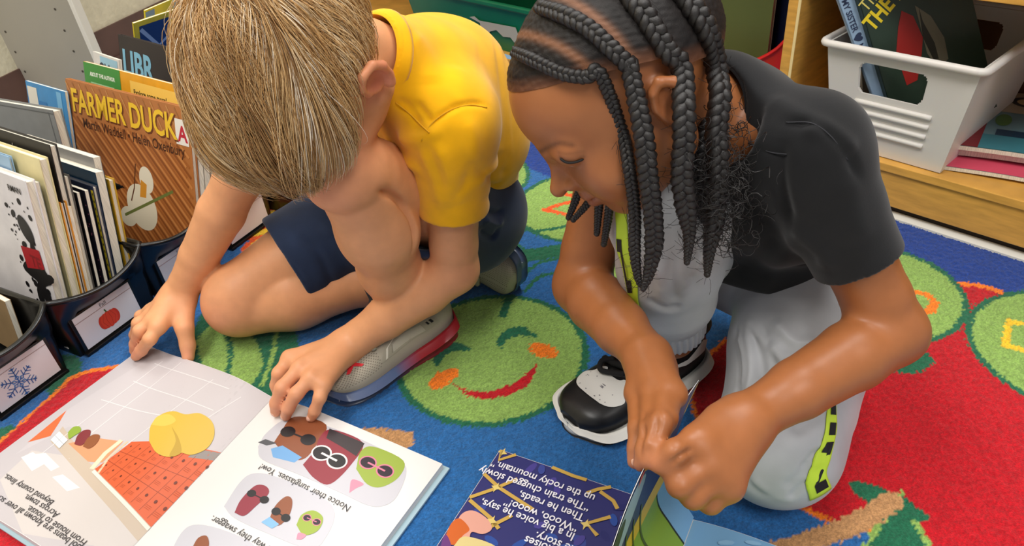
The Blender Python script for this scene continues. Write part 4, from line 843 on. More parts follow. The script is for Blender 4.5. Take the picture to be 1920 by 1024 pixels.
# ------------------------------------------------------------------ heads, hands and limbs shared by both children
def head_frame(c, left, up):
    l = nrm(left); u = nrm(up - l * (up @ l)); f = np.cross(l, u); return np.asarray(c, float), np.stack([l, f, u])   # rows: left, forward, up
def sculpt_head(S, c, A, s=1.0, es=1.0, fz=1.0, ez=0.0, ex=.031):
    g = lambda x, y, z: c + s * (np.array([x, y, z * (fz if z < 0 and y > .03 else 1)]) @ A)
    r3 = lambda *a: np.array(a) * s
    S.ell(g(0, -.010, .020), r3(.0715, .091, .076), A, .02)
    S.ell(g(0, .030 + .03 * (1 - fz), .030), r3(.060, .054, .052), A, .02)
    S.ell(g(0, .034, -.030), r3(.057, .051, .066 * (.4 + .6 * fz)), A, .02)
    for q in (-1, 1):
        S.cone(g(q * .050, .004, -.050), g(q * .018, .060, -.086), .022 * s, .0145 * s, .025)
        S.ell(g(q * .031, .060, -.043), r3(.025, .022, .026), A, .018)
    S.ell(g(0, .064, -.087), r3(.019, .015, .013), A, .014)
    for q in (-1, 1):                                           # sockets, lids, brows
        S.ell(g(q * ex, .096 - (ex - .031) * .5, -.008 + ez), r3(.017, .013, .011), A, .014, 'sub')
        S.ell(g(q * ex, .0735 - (ex - .031) * .45, -.010 + ez), r3(.0150, .0130, .0125), A, .004)
        S.cone(g(q * .014, .083, .008), g(q * .042, .071, .009), .006 * s, .005 * s, .014)
    S.chain([g(0, .082, .002), g(0, .092, -.018), g(0, .1025, -.031)], [.0065 * s, .0065 * s, .0088 * s], .012, joint=.004)
    for q in (-1, 1):
        S.ell(g(q * .0105, .0895, -.0345), r3(.0068, .0085, .0062), A, .006)
        S.ell(g(q * .0055, .099, -.0405), r3(.0028, .004, .003), A, .003, 'sub')
    S.cone(g(0, .082, -.048), g(0, .084, -.058), .009 * s, .010 * s, .012)
    S.chain([g(-.018, .0765, -.0605), g(-.006, .0875, -.0575), g(0, .088, -.0585), g(.006, .0875, -.0575), g(.018, .0765, -.0605)], [.0028 * s, .0052 * s, .0048 * s, .0052 * s, .0028 * s], .005, joint=.003)
    S.chain([g(-.016, .0765, -.0655), g(0, .0865, -.0690), g(.016, .0765, -.0655)], [.003 * s, .0064 * s, .003 * s], .005, joint=.003)
    S.chain([g(-.0155, .081, -.0632), g(0, .0945, -.0632), g(.0155, .081, -.0632)], [.0009 * s] * 3, .003, 'sub')
    for q in (-1, 1):                                           # ears
        e = lambda y, z, x=0: g(q * (.0725 + x * es), -.012 + (y + .012) * es, -.016 + (z + .016) * es)
        S.ell(e(-.012, -.016), r3(.007, .015, .024), A, .006)
        S.chain([e(-.001, -.026, .003), e(.002, -.008, .005), e(-.004, .006, .008), e(-.016, .011, .011), e(-.026, .001, .012), e(-.025, -.016, .011), e(-.016, -.032, .008), e(-.008, -.038, .006)], [s * x for x in (.003, .0038, .0042, .0045, .0045, .0045, .0045, .006)], .004, joint=.002)
        S.ell(e(-.010, -.017, .010), r3(.006, .008, .012), A, .004, 'sub')
    return g
def finger(S, pts, r0, r1, k=.0045):
    """pts: knuckle, middle joint, end joint, tip"""
    n = len(pts); rad = [lerp(r0, r1, i / (n - 1)) for i in range(n)]
    for i in range(n - 1):
        S.cone(pts[i], pts[i + 1], rad[i] * (1.06 if i else 1.0), rad[i + 1], k if i == 0 else .004)
def skin_colours(V, base, spots):
    c = np.tile(np.array(lin(base)), (len(V), 1))
    for ctr, rad, colr, amt in spots:
        w = amt * np.exp(-(np.linalg.norm(V - np.asarray(ctr), axis=1) / rad) ** 2); c = c * (1 - w[:, None]) + np.array(lin(colr)) * w[:, None]
    return c
def nail(parent, pts, up, col, r=.0064, tone='a'):
    """a fingernail lying on the last joint of a finger"""
    tip, d = np.asarray(pts[1], float), nrm(np.asarray(pts[1]) - np.asarray(pts[0])); u = nrm(up - d * (up @ d)); w_ = np.cross(d, u)
    mb = MB(); mb.ball(tip - d * r * .10 + u * r * .60, (r * .72, r * .60, r * .44), 12, 8, ax=np.stack([d, w_, u])); return mb.build('fingernail', mat('nail_' + tone, col, rough=.3), parent, smooth=True)
SHOE_T = [0, .04, .12, .25, .4, .55, .7, .82, .91, .965, 1.0]
SHOE_W = [.015, .023, .029, .031, .030, .032, .037, .038, .034, .026, .015]
SHOE_H = [.050, .058, .060, .058, .060, .056, .047, .042, .039, .035, .026]
_q = bez(np.c_[SHOE_T, SHOE_W, SHOE_H], 120); SHOE_T, SHOE_W, SHOE_H = np.maximum.accumulate(_q[:, 0]), _q[:, 1], _q[:, 2]
class Shoe:
    def __init__(s, heel, toe, down, parent, L=None, wide=1.0, high=1.0):
        heel, toe = np.asarray(heel, float), np.asarray(toe, float); s.y = nrm(toe - heel); dn = nrm(down); s.z = nrm(-dn + s.y * (dn @ s.y)); s.x = np.cross(s.y, s.z)
        s.o = heel; s.L = L or np.linalg.norm(toe - heel); s.parent = parent; s.wide, s.high = wide, high; s.base = .016
    def g(s, x, y, z): return s.o + s.x * x + s.y * y + s.z * z
    def wh(s, t): return np.interp(t, SHOE_T, SHOE_W) * s.wide, np.interp(t, SHOE_T, SHOE_H) * s.high
    def S(s, t, a):                         # a: 0 = right side of sole line ... pi = left side
        t = min(max(t, 0), 1); w, h = s.wh(t); c, d = math.cos(a), math.sin(a)
        cx = math.copysign(abs(c) ** .62, c) * w; bend = -.004 * math.sin(math.pi * t)
        return s.g(cx + bend, t * s.L, s.base + (h - s.base) * abs(d) ** .62)
    def upper(s, name, material, **k):
        ts = np.r_[np.linspace(0, .1, 7), np.linspace(.13, .85, 22), np.linspace(.88, 1, 9)]; G = []
        for t in ts: G.append([s.S(t, math.pi * j / 28) for j in range(29)])
        mb = MB(); mb.grid(np.array(G), flip=False)
        for e, fl in ((0, 0), (-1, 1)):
            ring = np.array(G[e]); mb.add(ring, [tuple(range(len(ring)))[::(1 if fl else -1)]])
        s.shoe = mb.build('shoe', material, s.parent, smooth=True); return s.shoe
    def sole(s, name, material, colf=None, grow=.004, top=.022, toe_up=0.0, heel_top=None):
        n = 64; ring = []
        for side in (1, -1):
            for t in (lambda q: q if side == 1 else q[::-1])(.5025 - .5175 * np.cos(np.linspace(0, math.pi, n))):
                w, _ = s.wh(min(max(t, 0), 1)); e0, e1 = min(1, max(0, (t + .015) / .06)), min(1, max(0, (1.02 - t) / .09)); end = math.sqrt(max(0, 1 - (1 - e0) ** 2)) * math.sqrt(max(0, 1 - (1 - e1) ** 2))
                ring.append((side * (w + grow) * max(end, .02) - .004 * math.sin(math.pi * min(max(t, 0), 1)), t))
        prof = [(-.004, 0), (-.001, .002), (0, .006), (-.0005, .013), (0, top - .003), (-.002, top), (-.006, top - .001), (-.012, top - .008)]
        G = []; col = []
        for dx, z in prof:
            row = []
            for x, t in ring:
                zz = z * (1 + (0 if heel_top is None else (heel_top - 1) * max(0, 1 - t / .55) ** 1.0)) + toe_up * max(0, (t - .75) / .25) ** 2 * (.3 if z < .003 else 1)
                row.append(s.g(x + math.copysign(dx, x) * -1 * -1 if x else x, t * s.L, zz)); col.append((t, z / top, x))
            G.append(row)
        G = np.array(G); mb = MB(); mb.grid(G, closed=True, flip=True); V = np.vstack(mb.V); m = len(ring)
        F = mb.F + [tuple(range(m)), tuple(range((len(prof) - 1) * m, len(prof) * m))[::-1]]
        vc = None
        if colf: vc = np.array([colf(*c) for c in col])
        return mesh(name, V, F, material, s.shoe, True, vcol=vc)
# ------------------------------------------------------------------ the boy
B = dict(head=D(553,130,.66), neck=D(756,124,.765), lsh=D(845,238,.775), lel=D(852,505,.895), lwr=D(655,645,.925),
         lhip=D(868,408,.985), lkn=D(650,318,.735), lan=D(742,552,.945), rkn=P(447,568,.055), ran=P(800,500,.055))
B['rsh'] = B['lsh'] + V3(-.165, .11, .0)
B['rhip'] = B['lhip'] + V3(-.085, .105, -.02)
B['rel'] = D(447,335,.95); B['rwr'] = P(338,552,.07)
bl, bu = cam2w(.85, -.357, .333), cam2w(-.45, -.29, .84)
BC, BA = head_frame(B['head'], bl, bu)
for n_, a_, b_ in (('L upper', 'lsh', 'lel'), ('L fore', 'lel', 'lwr'), ('R upper', 'rsh', 'rel'), ('R fore', 'rel', 'rwr'), ('L thigh', 'lhip', 'lkn'), ('L shin', 'lkn', 'lan'), ('R thigh', 'rhip', 'rkn'), ('R shin', 'rkn', 'ran'), ('neck-head', 'neck', 'head')):
    print(n_, np.linalg.norm(B[a_] - B[b_]).round(3))
SHM = (B['lsh'] + B['rsh']) / 2
PEL = (B['lhip'] + B['rhip']) / 2
def boy_body(h):
    S = Sculpt(h)
    bg = sculpt_head(S, BC, BA, 1.0)
    # trunk (inside the shirt)
    sp = [PEL + V3(.03, .03, .01), lerp(PEL, SHM, .5) + V3(.042, .05, .012), lerp(PEL, SHM, .85) + V3(.045, .05, .015), B['neck'] + V3(.01, .03, -.02)]
    S.chain(sp, [.070, .064, .060, .040], .03)
    S.chain([B['lsh'], SHM + V3(.035, .045, .01), B['rsh']], [.040, .042, .040], .03); S.cone(B['lhip'], B['rhip'], .07, .07, .03)
    S.cone(lerp(B['lsh'], PEL, .35) + V3(.05, .055, 0), lerp(B['rsh'], PEL, .35) + V3(.045, .05, 0), .052, .052, .03)
    S.chain([B['neck'], lerp(B['neck'], bg(0, -.02, -.055), .6), bg(0, -.012, -.03)], [.036, .035, .038], .015)
    SL, SR, LL, LR = Sculpt(h), Sculpt(h), Sculpt(h), Sculpt(h)
    for T, sh, el, wr in ((SL, 'lsh', 'lel', 'lwr'), (SR, 'rsh', 'rel', 'rwr')):
        a, b, c = B[sh], B[el], B[wr]
        T.chain([a, lerp(a, b, .4), lerp(a, b, .8), b], [.034, .032, .029, .029], .012)
        T.chain([b, lerp(b, c, .28), lerp(b, c, .65), lerp(b, c, .9), c], [.029, .0315, .0265, .0225, .022], .012)
    # bent left leg
    a, b, c = B['lhip'], B['lkn'], B['lan']; fw = nrm(V3(-.6, -.8, 0)); bk = -fw
    LL.chain([a, lerp(a, b, .5) + FWD * .024 + V3(0, 0, .006), b + V3(.006, .012, -.008)], [.064, .050, .041], .012)
    LL.ell(b + V3(-.004, -.008, .000), (.041, .041, .041), None, .012)
    CA = Sculpt(h); CA.chain([b + V3(0, 0, -.008), lerp(b, c, .42) + RGT * .010 - FWD * .006, lerp(b, c, .74) + RGT * .006, c], [.037, .0435, .036, .030], .010, joint=.02)
    LL.merge(CA, .0025)
    # kneeling right leg
    a, b, c = B['rhip'], B['rkn'], B['ran']
    LR.chain([a, lerp(a, b, .5) + V3(0, 0, .012), b + V3(.012, .006, .012)], [.068, .062, .047], .02)
    LR.ell(b, (.050, .047, .050), None, .02)
    CA = Sculpt(h); CA.chain([b + V3(.01, .0, -.004), lerp(b, c, .3) + V3(0, -.006, -.002), lerp(b, c, .7), c], [.045, .046, .036, .029], .008, joint=.02)
    LR.merge(CA, .003)
    # left hand on the page edge
    H = lambda x, y, z: P(x, y, z)
    w = B['lwr']; mc = [H(544, 672, .062), H(563, 690, .068), H(584, 708, .066), H(606, 722, .058)]
    for m, r in zip(mc, (.0105, .0110, .0105, .0095)): SL.cone(lerp(w, m, .08), m, .017, r, .012)
    SL.cone(mc[0], mc[3], .0092, .0085, .008)
    finger(SL, [mc[0], H(523, 700, .056), H(518, 722, .036), H(521, 738, .022)], .0090, .0066)
    finger(SL, [mc[1], H(529, 727, .060), H(518, 756, .038), H(517, 772, .0235)], .0092, .0068)
    finger(SL, [mc[2], H(556, 738, .058), H(540, 766, .038), H(536, 780, .0235)], .0090, .0066)
    finger(SL, [mc[3], H(600, 745, .052), H(590, 770, .034), H(584, 783, .0225)], .0082, .0060)
    finger(SL, [lerp(w, mc[0], .35) + V3(-.008, .004, -.014), H(556, 690, .030), H(540, 706, .022), H(526, 716, .016)], .0105, .0072, .008)
    # right hand propped at the page corner
    w = B['rwr']; mc = [H(297, 612, .062), H(286, 600, .064), H(283, 590, .058), H(284, 582, .05)]
    for m, r in zip(mc, (.0108, .0110, .0105, .0095)): SR.cone(lerp(w, m, .08), m, .018, r, .012)
    SR.cone(mc[0], mc[3], .0095, .0085, .008)
    finger(SR, [mc[0], H(281, 636, .054), H(265, 657, .032), H(255, 668, .0205)], .0094, .0070)
    finger(SR, [mc[1], H(262, 620, .058), H(254, 645, .030), H(252, 658, .017)], .0092, .0068)
    finger(SR, [mc[2], H(259, 606, .052), H(253, 628, .028), H(252, 638, .010)], .0088, .0066)
    finger(SR, [mc[3], H(263, 592, .044), H(258, 610, .024), H(258, 618, .009)], .0080, .0060)
    finger(SR, [lerp(w, mc[0], .2) + V3(.014, -.006, -.004), H(346, 615, .048), H(352, 648, .026), H(353, 671, .013)], .0135, .0082, .012)
    S.merge(SL, .004); S.merge(SR, .004); S.merge(LL, .006); S.merge(LR, .006)
    return S, bg

NAX = nrm(BC + (-.02) * BA[1] - .05 * BA[2] - B['neck'])          # neck axis
COL0 = B['neck'] + NAX * .045
def boy_shirt(h):
    S = Sculpt(h)
    sp = [PEL + V3(.036, .03, .030), lerp(PEL, SHM, .5) + V3(.045, .05, .012), lerp(PEL, SHM, .85) + V3(.05, .055, .02), B['neck'] + V3(.008, .025, -.016), COL0 - NAX * .016]
    S.chain(sp, [.078, .074, .070, .056, .0485], .05)
    S.ell(D(842, 165, .87), (.078, .078, .078), None, .05)
    S.chain([B['lsh'] + V3(0, 0, .002), SHM + V3(.035, .045, .014), B['rsh'] + V3(0, 0, .002)], [.047, .052, .047], .05)
    S.cone(lerp(B['lsh'], PEL, .35) + V3(.045, .05, 0), lerp(B['rsh'], PEL, .35) + V3(.05, .06, 0), .062, .062, .05)
    S.cone(lerp(B['lsh'], PEL, .75) + V3(.03, .03, 0), lerp(B['rsh'], PEL, .75) + V3(.03, .04, 0), .072, .072, .05)
    for sh, el, t in (('lsh', 'lel', .54), ('rsh', 'rel', .5)):
        a, b = B[sh], B[el]; d = nrm(b - a); e = lerp(a, b, t)
        S.chain([a + V3(.002, .004, .004), lerp(a, b, t * .5), e + d * .02], [.046, .044, .0420], .035)
        S.slab(e, d, e - .075, e + .075, .003, within=(e, .075))
        S.cone(e - d * .018, e + d * .03, .036, .041, .003, 'sub')
    lo, hi = COL0 - .12, COL0 + .12
    S.slab(COL0 + NAX * .004, NAX, lo, hi, .004, within=(COL0 + NAX * .04, .07))
    S.cone(COL0 - NAX * .03, COL0 + NAX * .06, .0395, .046, .004, 'sub')
    wn = nrm(PEL - lerp(PEL, SHM, .55) + V3(-.03, -.06, -.02)); wc = D(945, 378, 1.0)
    S.slab(wc, nrm(V3(.30, .30, -.88)), PEL - .25, PEL + .25, .004)
    return S
def boy_shorts(h):
    S = Sculpt(h)
    S.cone(B['lhip'] + V3(.012, .01, .008), B['rhip'] + V3(.0, .012, .004), .074, .074, .02)
    a, b = B['rhip'], B['rkn'] + V3(.012, .006, .012); d = nrm(b - a); e = lerp(a, b, .73)
    S.chain([a, lerp(a, b, .3) + V3(0, 0, .01), e + d * .02], [.076, .076, .076], .02)
    S.slab(e, nrm(d + V3(0, 0, -.0)), e - .10, e + .10, .003, within=(e, .10)); S.cone(e - d * .02, e + d * .03, .066, .071, .003, 'sub')
    a, b = B['lhip'], B['lkn']; d = nrm(b - a); e = lerp(a, b, .40)
    S.chain([a, e + d * .02], [.080, .068], .02)
    S.slab(e, d, e - .10, e + .10, .003, within=(e, .095)); S.cone(e - d * .015, e + d * .03, .058, .062, .003, 'sub')
    S.ell(D(930, 402, .985), (.032, .03, .034), None, .02)
    return S
boy = empty('person', (PEL[0], PEL[1], 0), 'person in a mustard yellow T-shirt and navy shorts crouching over the white picture book', 'person')
S, bg = boy_body(.0022)
V, F = S.surface(2, floor=.003)
N = normals(V, F); crease(V, N, surf_pts(V, N, [(708, 358), (738, 368), (764, 396), (778, 440), (776, 470)]), .0042, -.007)
red = '#d8735c'
spots = [(B['lkn'] + V3(-.03, -.03, .01), .045, '#dd8468', .55), (B['rkn'] + V3(-.02, -.03, .0), .04, '#df8f72', .45), (bg(.075, -.012, -.016), .03, red, .7), (B['lel'] + V3(.02, 0, 0), .04, '#dd8a6b', .35),
         (bg(.03, .06, -.045), .03, '#e08a74', .4), (P(540, 772, .03), .05, '#e0907a', .45), (P(252, 662, .03), .03, '#e0907a', .45), (P(353, 668, .02), .014, '#e0907a', .4), (P(700, 440, .1), .06, '#e29a74', .3)]
mesh('body', V, F, mat('boy_skin', rough=.48, spec=.35, attr='Col', sss=.12, noise=(60, .95, 1.05), bump=(500, .05, .0006)), boy, vcol=skin_colours(V, '#dc9c6e', spots))
UPZ = V3(0, 0, 1)
for pts in (((518, 756, .038), (517, 772, .0235)), ((540, 766, .038), (536, 780, .0235)), ((590, 770, .034), (584, 783, .0225)), ((265, 657, .032), (255, 668, .0205)), ((346, 645, .026), (353, 672, .013))): nail(boy, (P(*pts[0]), P(*pts[1])), UPZ * .7 - FWD * .6, '#e8b29a', .0066, 'boy')
# shirt
V, F = boy_shirt(.0025).surface(3); N = normals(V, F)
def folds(V, F, lst):
    N = normals(V, F)
    for px, w, am in lst:
        try: crease(V, N, surf_pts(V, N, px), w, am)
        except Exception: pass
    return V
folds(V, F, [([(812, 262), (835, 300), (842, 360), (838, 392)], .006, .003), ([(868, 215), (885, 260), (882, 330)], .009, .003), ([(815, 260), (850, 330), (862, 385)], .010, .004), ([(790, 270), (815, 330), (830, 395)], .008, .0035), ([(780, 190), (800, 215), (812, 230)], .004, -.003), ([(745, 255), (790, 262), (830, 240)], .008, .005),
  ([(812, 232), (845, 205), (890, 195), (915, 200)], .0035, -.003), ([(720, 265), (760, 300), (790, 318)], .008, .005), ([(890, 350), (925, 320), (945, 280)], .007, .004), ([(880, 300), (915, 330), (950, 330)], .006, -.004),
  ([(905, 375), (930, 350), (950, 300)], .006, -.003), ([(770, 60), (800, 110), (810, 160)], .012, .003), ([(850, 120), (860, 170), (850, 200)], .012, .002), ([(840, 380), (870, 350), (885, 300)], .007, -.0025), ([(742, 190), (770, 205), (790, 235)], .006, -.003)])
V += normals(V, F) * (noise3(V, 60, 3) * .0008)[:, None]
shirt_m = mat('mustard_jersey', '#f7b500', rough=.85, spec=.2, sheen=.25, noise=(35, .9, 1.06), bump=(900, .12, .0006))
sh = mesh('shirt', V, F, shirt_m, boy)
def ring_tube(name, c, ax, r, rad, m, parent, n=48, sq=1.0, ref=(0, 0, 1.)):
    u = nrm(np.cross(ax, ref)); v = np.cross(ax, u); pts = [c + u * r * math.cos(t) + v * r * sq * math.sin(t) for t in np.linspace(0, 2 * math.pi, n)]
    mb = MB(); mb.tube(pts, rad, 8, caps=False); return mb.build(name, m, parent, smooth=True)
def band(name, c0, c1, r0, r1, m, parent, n=56, th=.0022, ref=(0, 0, 1.)):   # a soft ring of cloth
    ax = nrm(c1 - c0); u = nrm(np.cross(ax, ref)); v = np.cross(ax, u); G = []
    for t, dr in ((0, -th), (0, 0), (.25, th * .5), (.5, th * .6), (.75, th * .5), (1, 0), (1, -th)):
        G.append([lerp(c0, c1, t) + (lerp(r0, r1, t) + dr) * (u * math.cos(a) + v * math.sin(a)) for a in np.linspace(0, 2 * math.pi, n, endpoint=False)])
    mb = MB(); mb.grid(np.array(G), closed=True); return mb.build(name, m, parent, smooth=True)
band('collar', COL0 - NAX * .012, COL0 + NAX * .002, .0505, .0435, shirt_m, boy)
N = normals(V, F); seam_m = mat('mustard_thread', '#d9a010', rough=.9)
mb = MB()
for pl in ([(790, 262), (812, 232), (845, 207), (880, 198), (912, 203)], [(742, 192), (770, 212), (792, 238), (806, 250)]): mb.tube(bez(surf_pts(V, N, pl, .0005), 40), .0008, 5)
mb.build('seam', seam_m, sh, smooth=True)['kind'] = 'stuff'
e = lerp(B['lsh'], B['lel'], .54); d = nrm(B['lel'] - B['lsh'])
# shorts
V, F = boy_shorts(.0025).surface(3)
folds(V, F, [([(560, 440), (600, 480), (625, 540)], .006, -.003), ([(600, 420), (650, 470), (680, 520)], .008, .004), ([(905, 390), (930, 400), (945, 395)], .004, -.004), ([(905, 410), (930, 420), (945, 412)], .004, .004), ([(900, 430), (925, 445), (935, 430)], .004, -.004), ([(520, 470), (560, 510), (600, 570)], .003, -.0015)])
V += normals(V, F) * (noise3(V, 70, 5) * .0008)[:, None]
mesh('shorts', V, F, mat('navy_twill', '#1c2c48', rough=.8, spec=.25, sheen=.2, noise=(40, .85, 1.12), bump=(1200, .15, .0005)), boy)
# socks and shoes
sock_m = mat('black_knit', '#15161c', rough=.9, bump=(700, .3, .001))
mb = MB(); mb.tube([lerp(B['lan'], B['lkn'], .14), lerp(B['lan'], B['lkn'], .0), B['lan'] + V3(-.006, -.004, -.03)], [.0345, .0345, .036], 20); mb.build('sock', sock_m, boy, smooth=True)
def boy_shoe(heel, toe, down, wide=1.0, logo=True):
    s = Shoe(heel, toe, down, boy, wide=wide); knit = mat('grey_knit', '#b3aa98', rough=.85, bump=(900, .25, .0008)); up = s.upper('shoe_upper', knit)
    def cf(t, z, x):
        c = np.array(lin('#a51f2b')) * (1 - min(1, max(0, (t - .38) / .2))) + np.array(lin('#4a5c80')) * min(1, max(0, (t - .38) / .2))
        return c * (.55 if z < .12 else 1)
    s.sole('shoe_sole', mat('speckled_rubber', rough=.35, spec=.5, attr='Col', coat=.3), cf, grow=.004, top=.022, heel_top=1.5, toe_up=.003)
    sh = Sheet(s.S, lift=.0009, step=.05)
    for sd in (0, 1):
        A = (lambda a: a) if sd == 0 else (lambda a: math.pi - a)
        sh.poly([(.16, A(.42)), (.30, A(.40)), (.52, A(.30)), (.64, A(.34)), (.60, A(.75)), (.52, A(1.0)), (.36, A(1.0)), (.22, A(.95))], '#aba391')
        sh.poly([(.28, A(.45)), (.54, A(.40)), (.53, A(.72)), (.46, A(.82)), (.30, A(.78))], '#c3bbaa')
        sh.line([(.60, A(.35)), (.57, A(.72)), (.50, A(.90)), (.24, A(.92))], .016, '#e4dece')
        sh.line([(.55, A(.40)), (.53, A(.70)), (.46, A(.80))], .006, '#8d8676')
        sh.poly([(.20, A(.60)), (.22, A(.60)), (.235, A(.80)), (.215, A(.80))], '#1c1d22'); sh.poly([(.235, A(.62)), (.25, A(.62)), (.262, A(.78)), (.247, A(.78))], '#1c1d22')
    dots = []
    for i in range(30):
        for j in range(30):
            t = .645 + .30 * i / 29; a = .28 + (math.pi - .56) * j / 29
            if (i + j) % 2 == 0: sh.poly([(t - .0035, a - .016), (t + .0035, a - .016), (t + .0035, a + .016), (t - .0035, a + .016)], '#6f675a', same=not (i == 0 and j == 0))
    q = lambda t, a: (.80 + t * .05, 1.95 - a * .22)            # small red leaping figure on the toe
    if logo: sh.poly([q(*z) for z in [(-1.2, -1.2), (-.8, -1.35), (0, -.3), (.9, -1.35), (1.3, -1.1), (.5, .3), (1.2, 1.2), (.9, 1.5), (0, .6), (-.5, 1.6), (-.9, 1.4), (-.4, .2)]], '#d92a34')
    sh.build(up, 'shoe_panels', 'shoe_lettering', .6)
    # speckles on the sole
    mb = MB()
    for _ in range(70):
        t = random.uniform(.02, .97); w, _h = s.wh(t); sd = random.choice((1, 1, -1)); z = random.uniform(.006, .019) * (1 + .5 * max(0, 1 - t / .55))
        mb.ball(s.g(sd * (w + .0036) - .004 * math.sin(math.pi * t), t * s.L, z), random.uniform(.0004, .0009), 5, 4)
    mb.build('sole_speckle', mat('white_speckle', '#f2efe9', rough=.4), up)['kind'] = 'stuff'
    mb = MB()                                                   # laces over the throat
    for k in range(6):
        t = .36 + .055 * k; pts = [s.S(t + .012 * math.sin(j), a) + s.z * (.005 + .002 * math.sin(j * 2 + k)) for j, a in enumerate(np.linspace(.95, math.pi - .95, 9))]
        mb.tube(pts, .0036, 7)
    lp = [s.S(.36, 1.35) + s.z * .006, s.S(.32, 1.1) + s.z * .014, s.S(.38, .85) + s.z * .012, s.S(.43, 1.05) + s.z * .008, s.S(.40, 1.3) + s.z * .006]
    mb.tube(bez(lp, 20), .003, 7); lp = [s.S(.36, 1.75) + s.z * .006, s.S(.30, 2.0) + s.z * .014, s.S(.38, 2.3) + s.z * .010, s.S(.44, 2.0) + s.z * .008, s.S(.40, 1.8) + s.z * .006]
    mb.tube(bez(lp, 20), .003, 7); mb.build('shoe_laces', mat('grey_lace', '#a89f8c', rough=.9), up, smooth=True)
    mb = MB(); ct = s.g(-.004, s.L * .2, .068); mb.tube([ct + s.x * .026 * math.cos(a) + s.y * .040 * math.sin(a) + s.z * .006 * math.sin(a) for a in np.linspace(0, 2 * math.pi, 30)], .007, 8, caps=False)
    mb.build('shoe_collar', mat('dark_lining', '#3b3a3c', rough=.9), up, smooth=True)
    return s
boy_shoe(P(842, 606, 0), P(606, 742, 0), (0, 0, -1), 1.05)
boy_shoe(P(868, 420, .080), P(986, 518, .026), (.6, .75, .15), .98, False)
# hair: cap and strands that run from the whorl over the head
HR = np.array([.0705, .098, .0865]); HC = bg(.009, -.004, .026)
WH = nrm(V3(-.12, -.80, .60)); WX = nrm(np.cross(WH, [1, 0, 0])); WY = np.cross(WH, WX)
def hair_dir(th, ph): return math.cos(th) * WH + math.sin(th) * (math.cos(ph) * WX + math.sin(ph) * WY)
def hair_pt(d, k): return HC + (d * HR * k) @ BA
def hair_limit(ph):                           # how far the hair reaches from the whorl, by heading
    d = math.cos(ph) * WX + math.sin(ph) * WY; y, x = d @ [0, 1, 0], abs(d @ [1, 0, 0])
    return 1.30 + 1.15 * max(0, y) ** 1.2 + .95 * max(0, -y) + (.34 + 1.35 * min(1, max(0, (y + .16) / .2))) * x * (1 - .35 * max(0, y - .6))
mbh = MB(); G = []
for i in range(40):
    row = []
    for j in range(80):
        ph = 2 * math.pi * j / 80; lim = hair_limit(ph); th = lim * .90 * i / 39 + 1e-3
        row.append(hair_pt(hair_dir(th, ph), .985 + .018 * math.sin(23 * ph + 3 * th) * min(1, th)))
    G.append(row)
mbh.grid(np.array(G), closed=True, flip=False)
cap = mbh.build('hair', mat('blond_hair_base', '#b08a58', rough=.7, noise=(120, .6, 1.2)), boy, smooth=True)
SV, SF, SCc = [], [], []; nseg = 11; cnt = 0
cols = [lin(c) for c in ('#ac8050', '#c89a60', '#dcb277', '#ecc892', '#f6dcb2', '#fff0d8')]
for k in range(13500):
    ph = random.uniform(0, 2 * math.pi); lim = hair_limit(ph); clump = math.floor(ph * 26) 
    rc = random.Random(clump * 7 + int(random.random() * 3)); sw = .22 * math.sin(3 * ph + 1) + .16 * math.sin(7 * ph) + .08 * math.sin(19 * ph + 2) + random.gauss(0, .07)
    th0 = min(lim * max(0, random.uniform(-.05, .80)), random.uniform(1.7, 1.95)); ln = max(random.uniform(.45, .85), min(1.15, lim * .9 - th0) if th0 > 1.2 else 0); th1 = min(th0 + ln, lim * random.uniform(.93, 1.10))
    lift = random.uniform(.004, .075) + .05 * rc.random() * (th0 < .5); pts = []
    LN = (th1 - th0) * .092 * random.uniform(.9, 1.05); hang = random.uniform(.35, .62); s_a, s_p = .16 + .12 * math.sin(11 * ph), 2 * ph + random.gauss(0, .25); q_ = hair_pt(hair_dir(th0, ph), 1.0); stp = LN / (nseg - 1)
    for i in range(nseg):
        u = i / (nseg - 1); pts.append(q_)
        lc = ((q_ - HC) @ BA.T) / HR; kk = np.linalg.norm(lc); d0 = lc / kk; nw = nrm((d0 / HR) @ BA)
        away = nrm(d0 * (d0 @ WH) - WH); tw = nrm((away * HR) @ BA); sd = np.cross(nw, tw)
        g_ = min(1, max(0, (.55 - nw[2]) / .75)) * hang; dr = nrm(tw * (1 - .72 * g_) + V3(0, 0, -1.0) * g_ - nw * .35 * g_ * u + sd * (sw * 1.3 + .22 + s_a * math.sin(s_p + u * 2.6)) * (1 - g_ * .35) + nw * (lift * 9 * (1 - 2.1 * u)) * (1 - .7 * g_))
        q_ = q_ + dr * stp; lc = ((q_ - HC) @ BA.T) / HR; kk = np.linalg.norm(lc)
        if kk < 1.005: q_ = HC + (lc / kk * 1.005 * HR) @ BA
    pts = np.array(pts); ci = min(5, max(0, int(rc.gauss(2.5, 1.3) + random.gauss(0, .5)))); c = np.array(cols[ci]) * random.uniform(.85, 1.12)
    rad = random.uniform(.00024, .00044); T = np.gradient(pts, axis=0); T /= np.linalg.norm(T, axis=1)[:, None]
    out = nrm(pts[nseg // 2] - HC); s1 = np.cross(T, out); s1 /= np.linalg.norm(s1, axis=1)[:, None]; s2 = np.cross(T, s1)
    for i in range(nseg):
        r_ = rad * (1 - .75 * (i / (nseg - 1)) ** 2)
        for q in range(3): a = 2.094 * q; SV.append(pts[i] + r_ * (s1[i] * math.cos(a) + s2[i] * math.sin(a))); SCc.append(c)
    for i in range(nseg - 1):
        for q in range(3): SF.append((cnt + i * 3 + q, cnt + i * 3 + (q + 1) % 3, cnt + i * 3 + 3 + (q + 1) % 3, cnt + i * 3 + 3 + q))
    cnt += nseg * 3
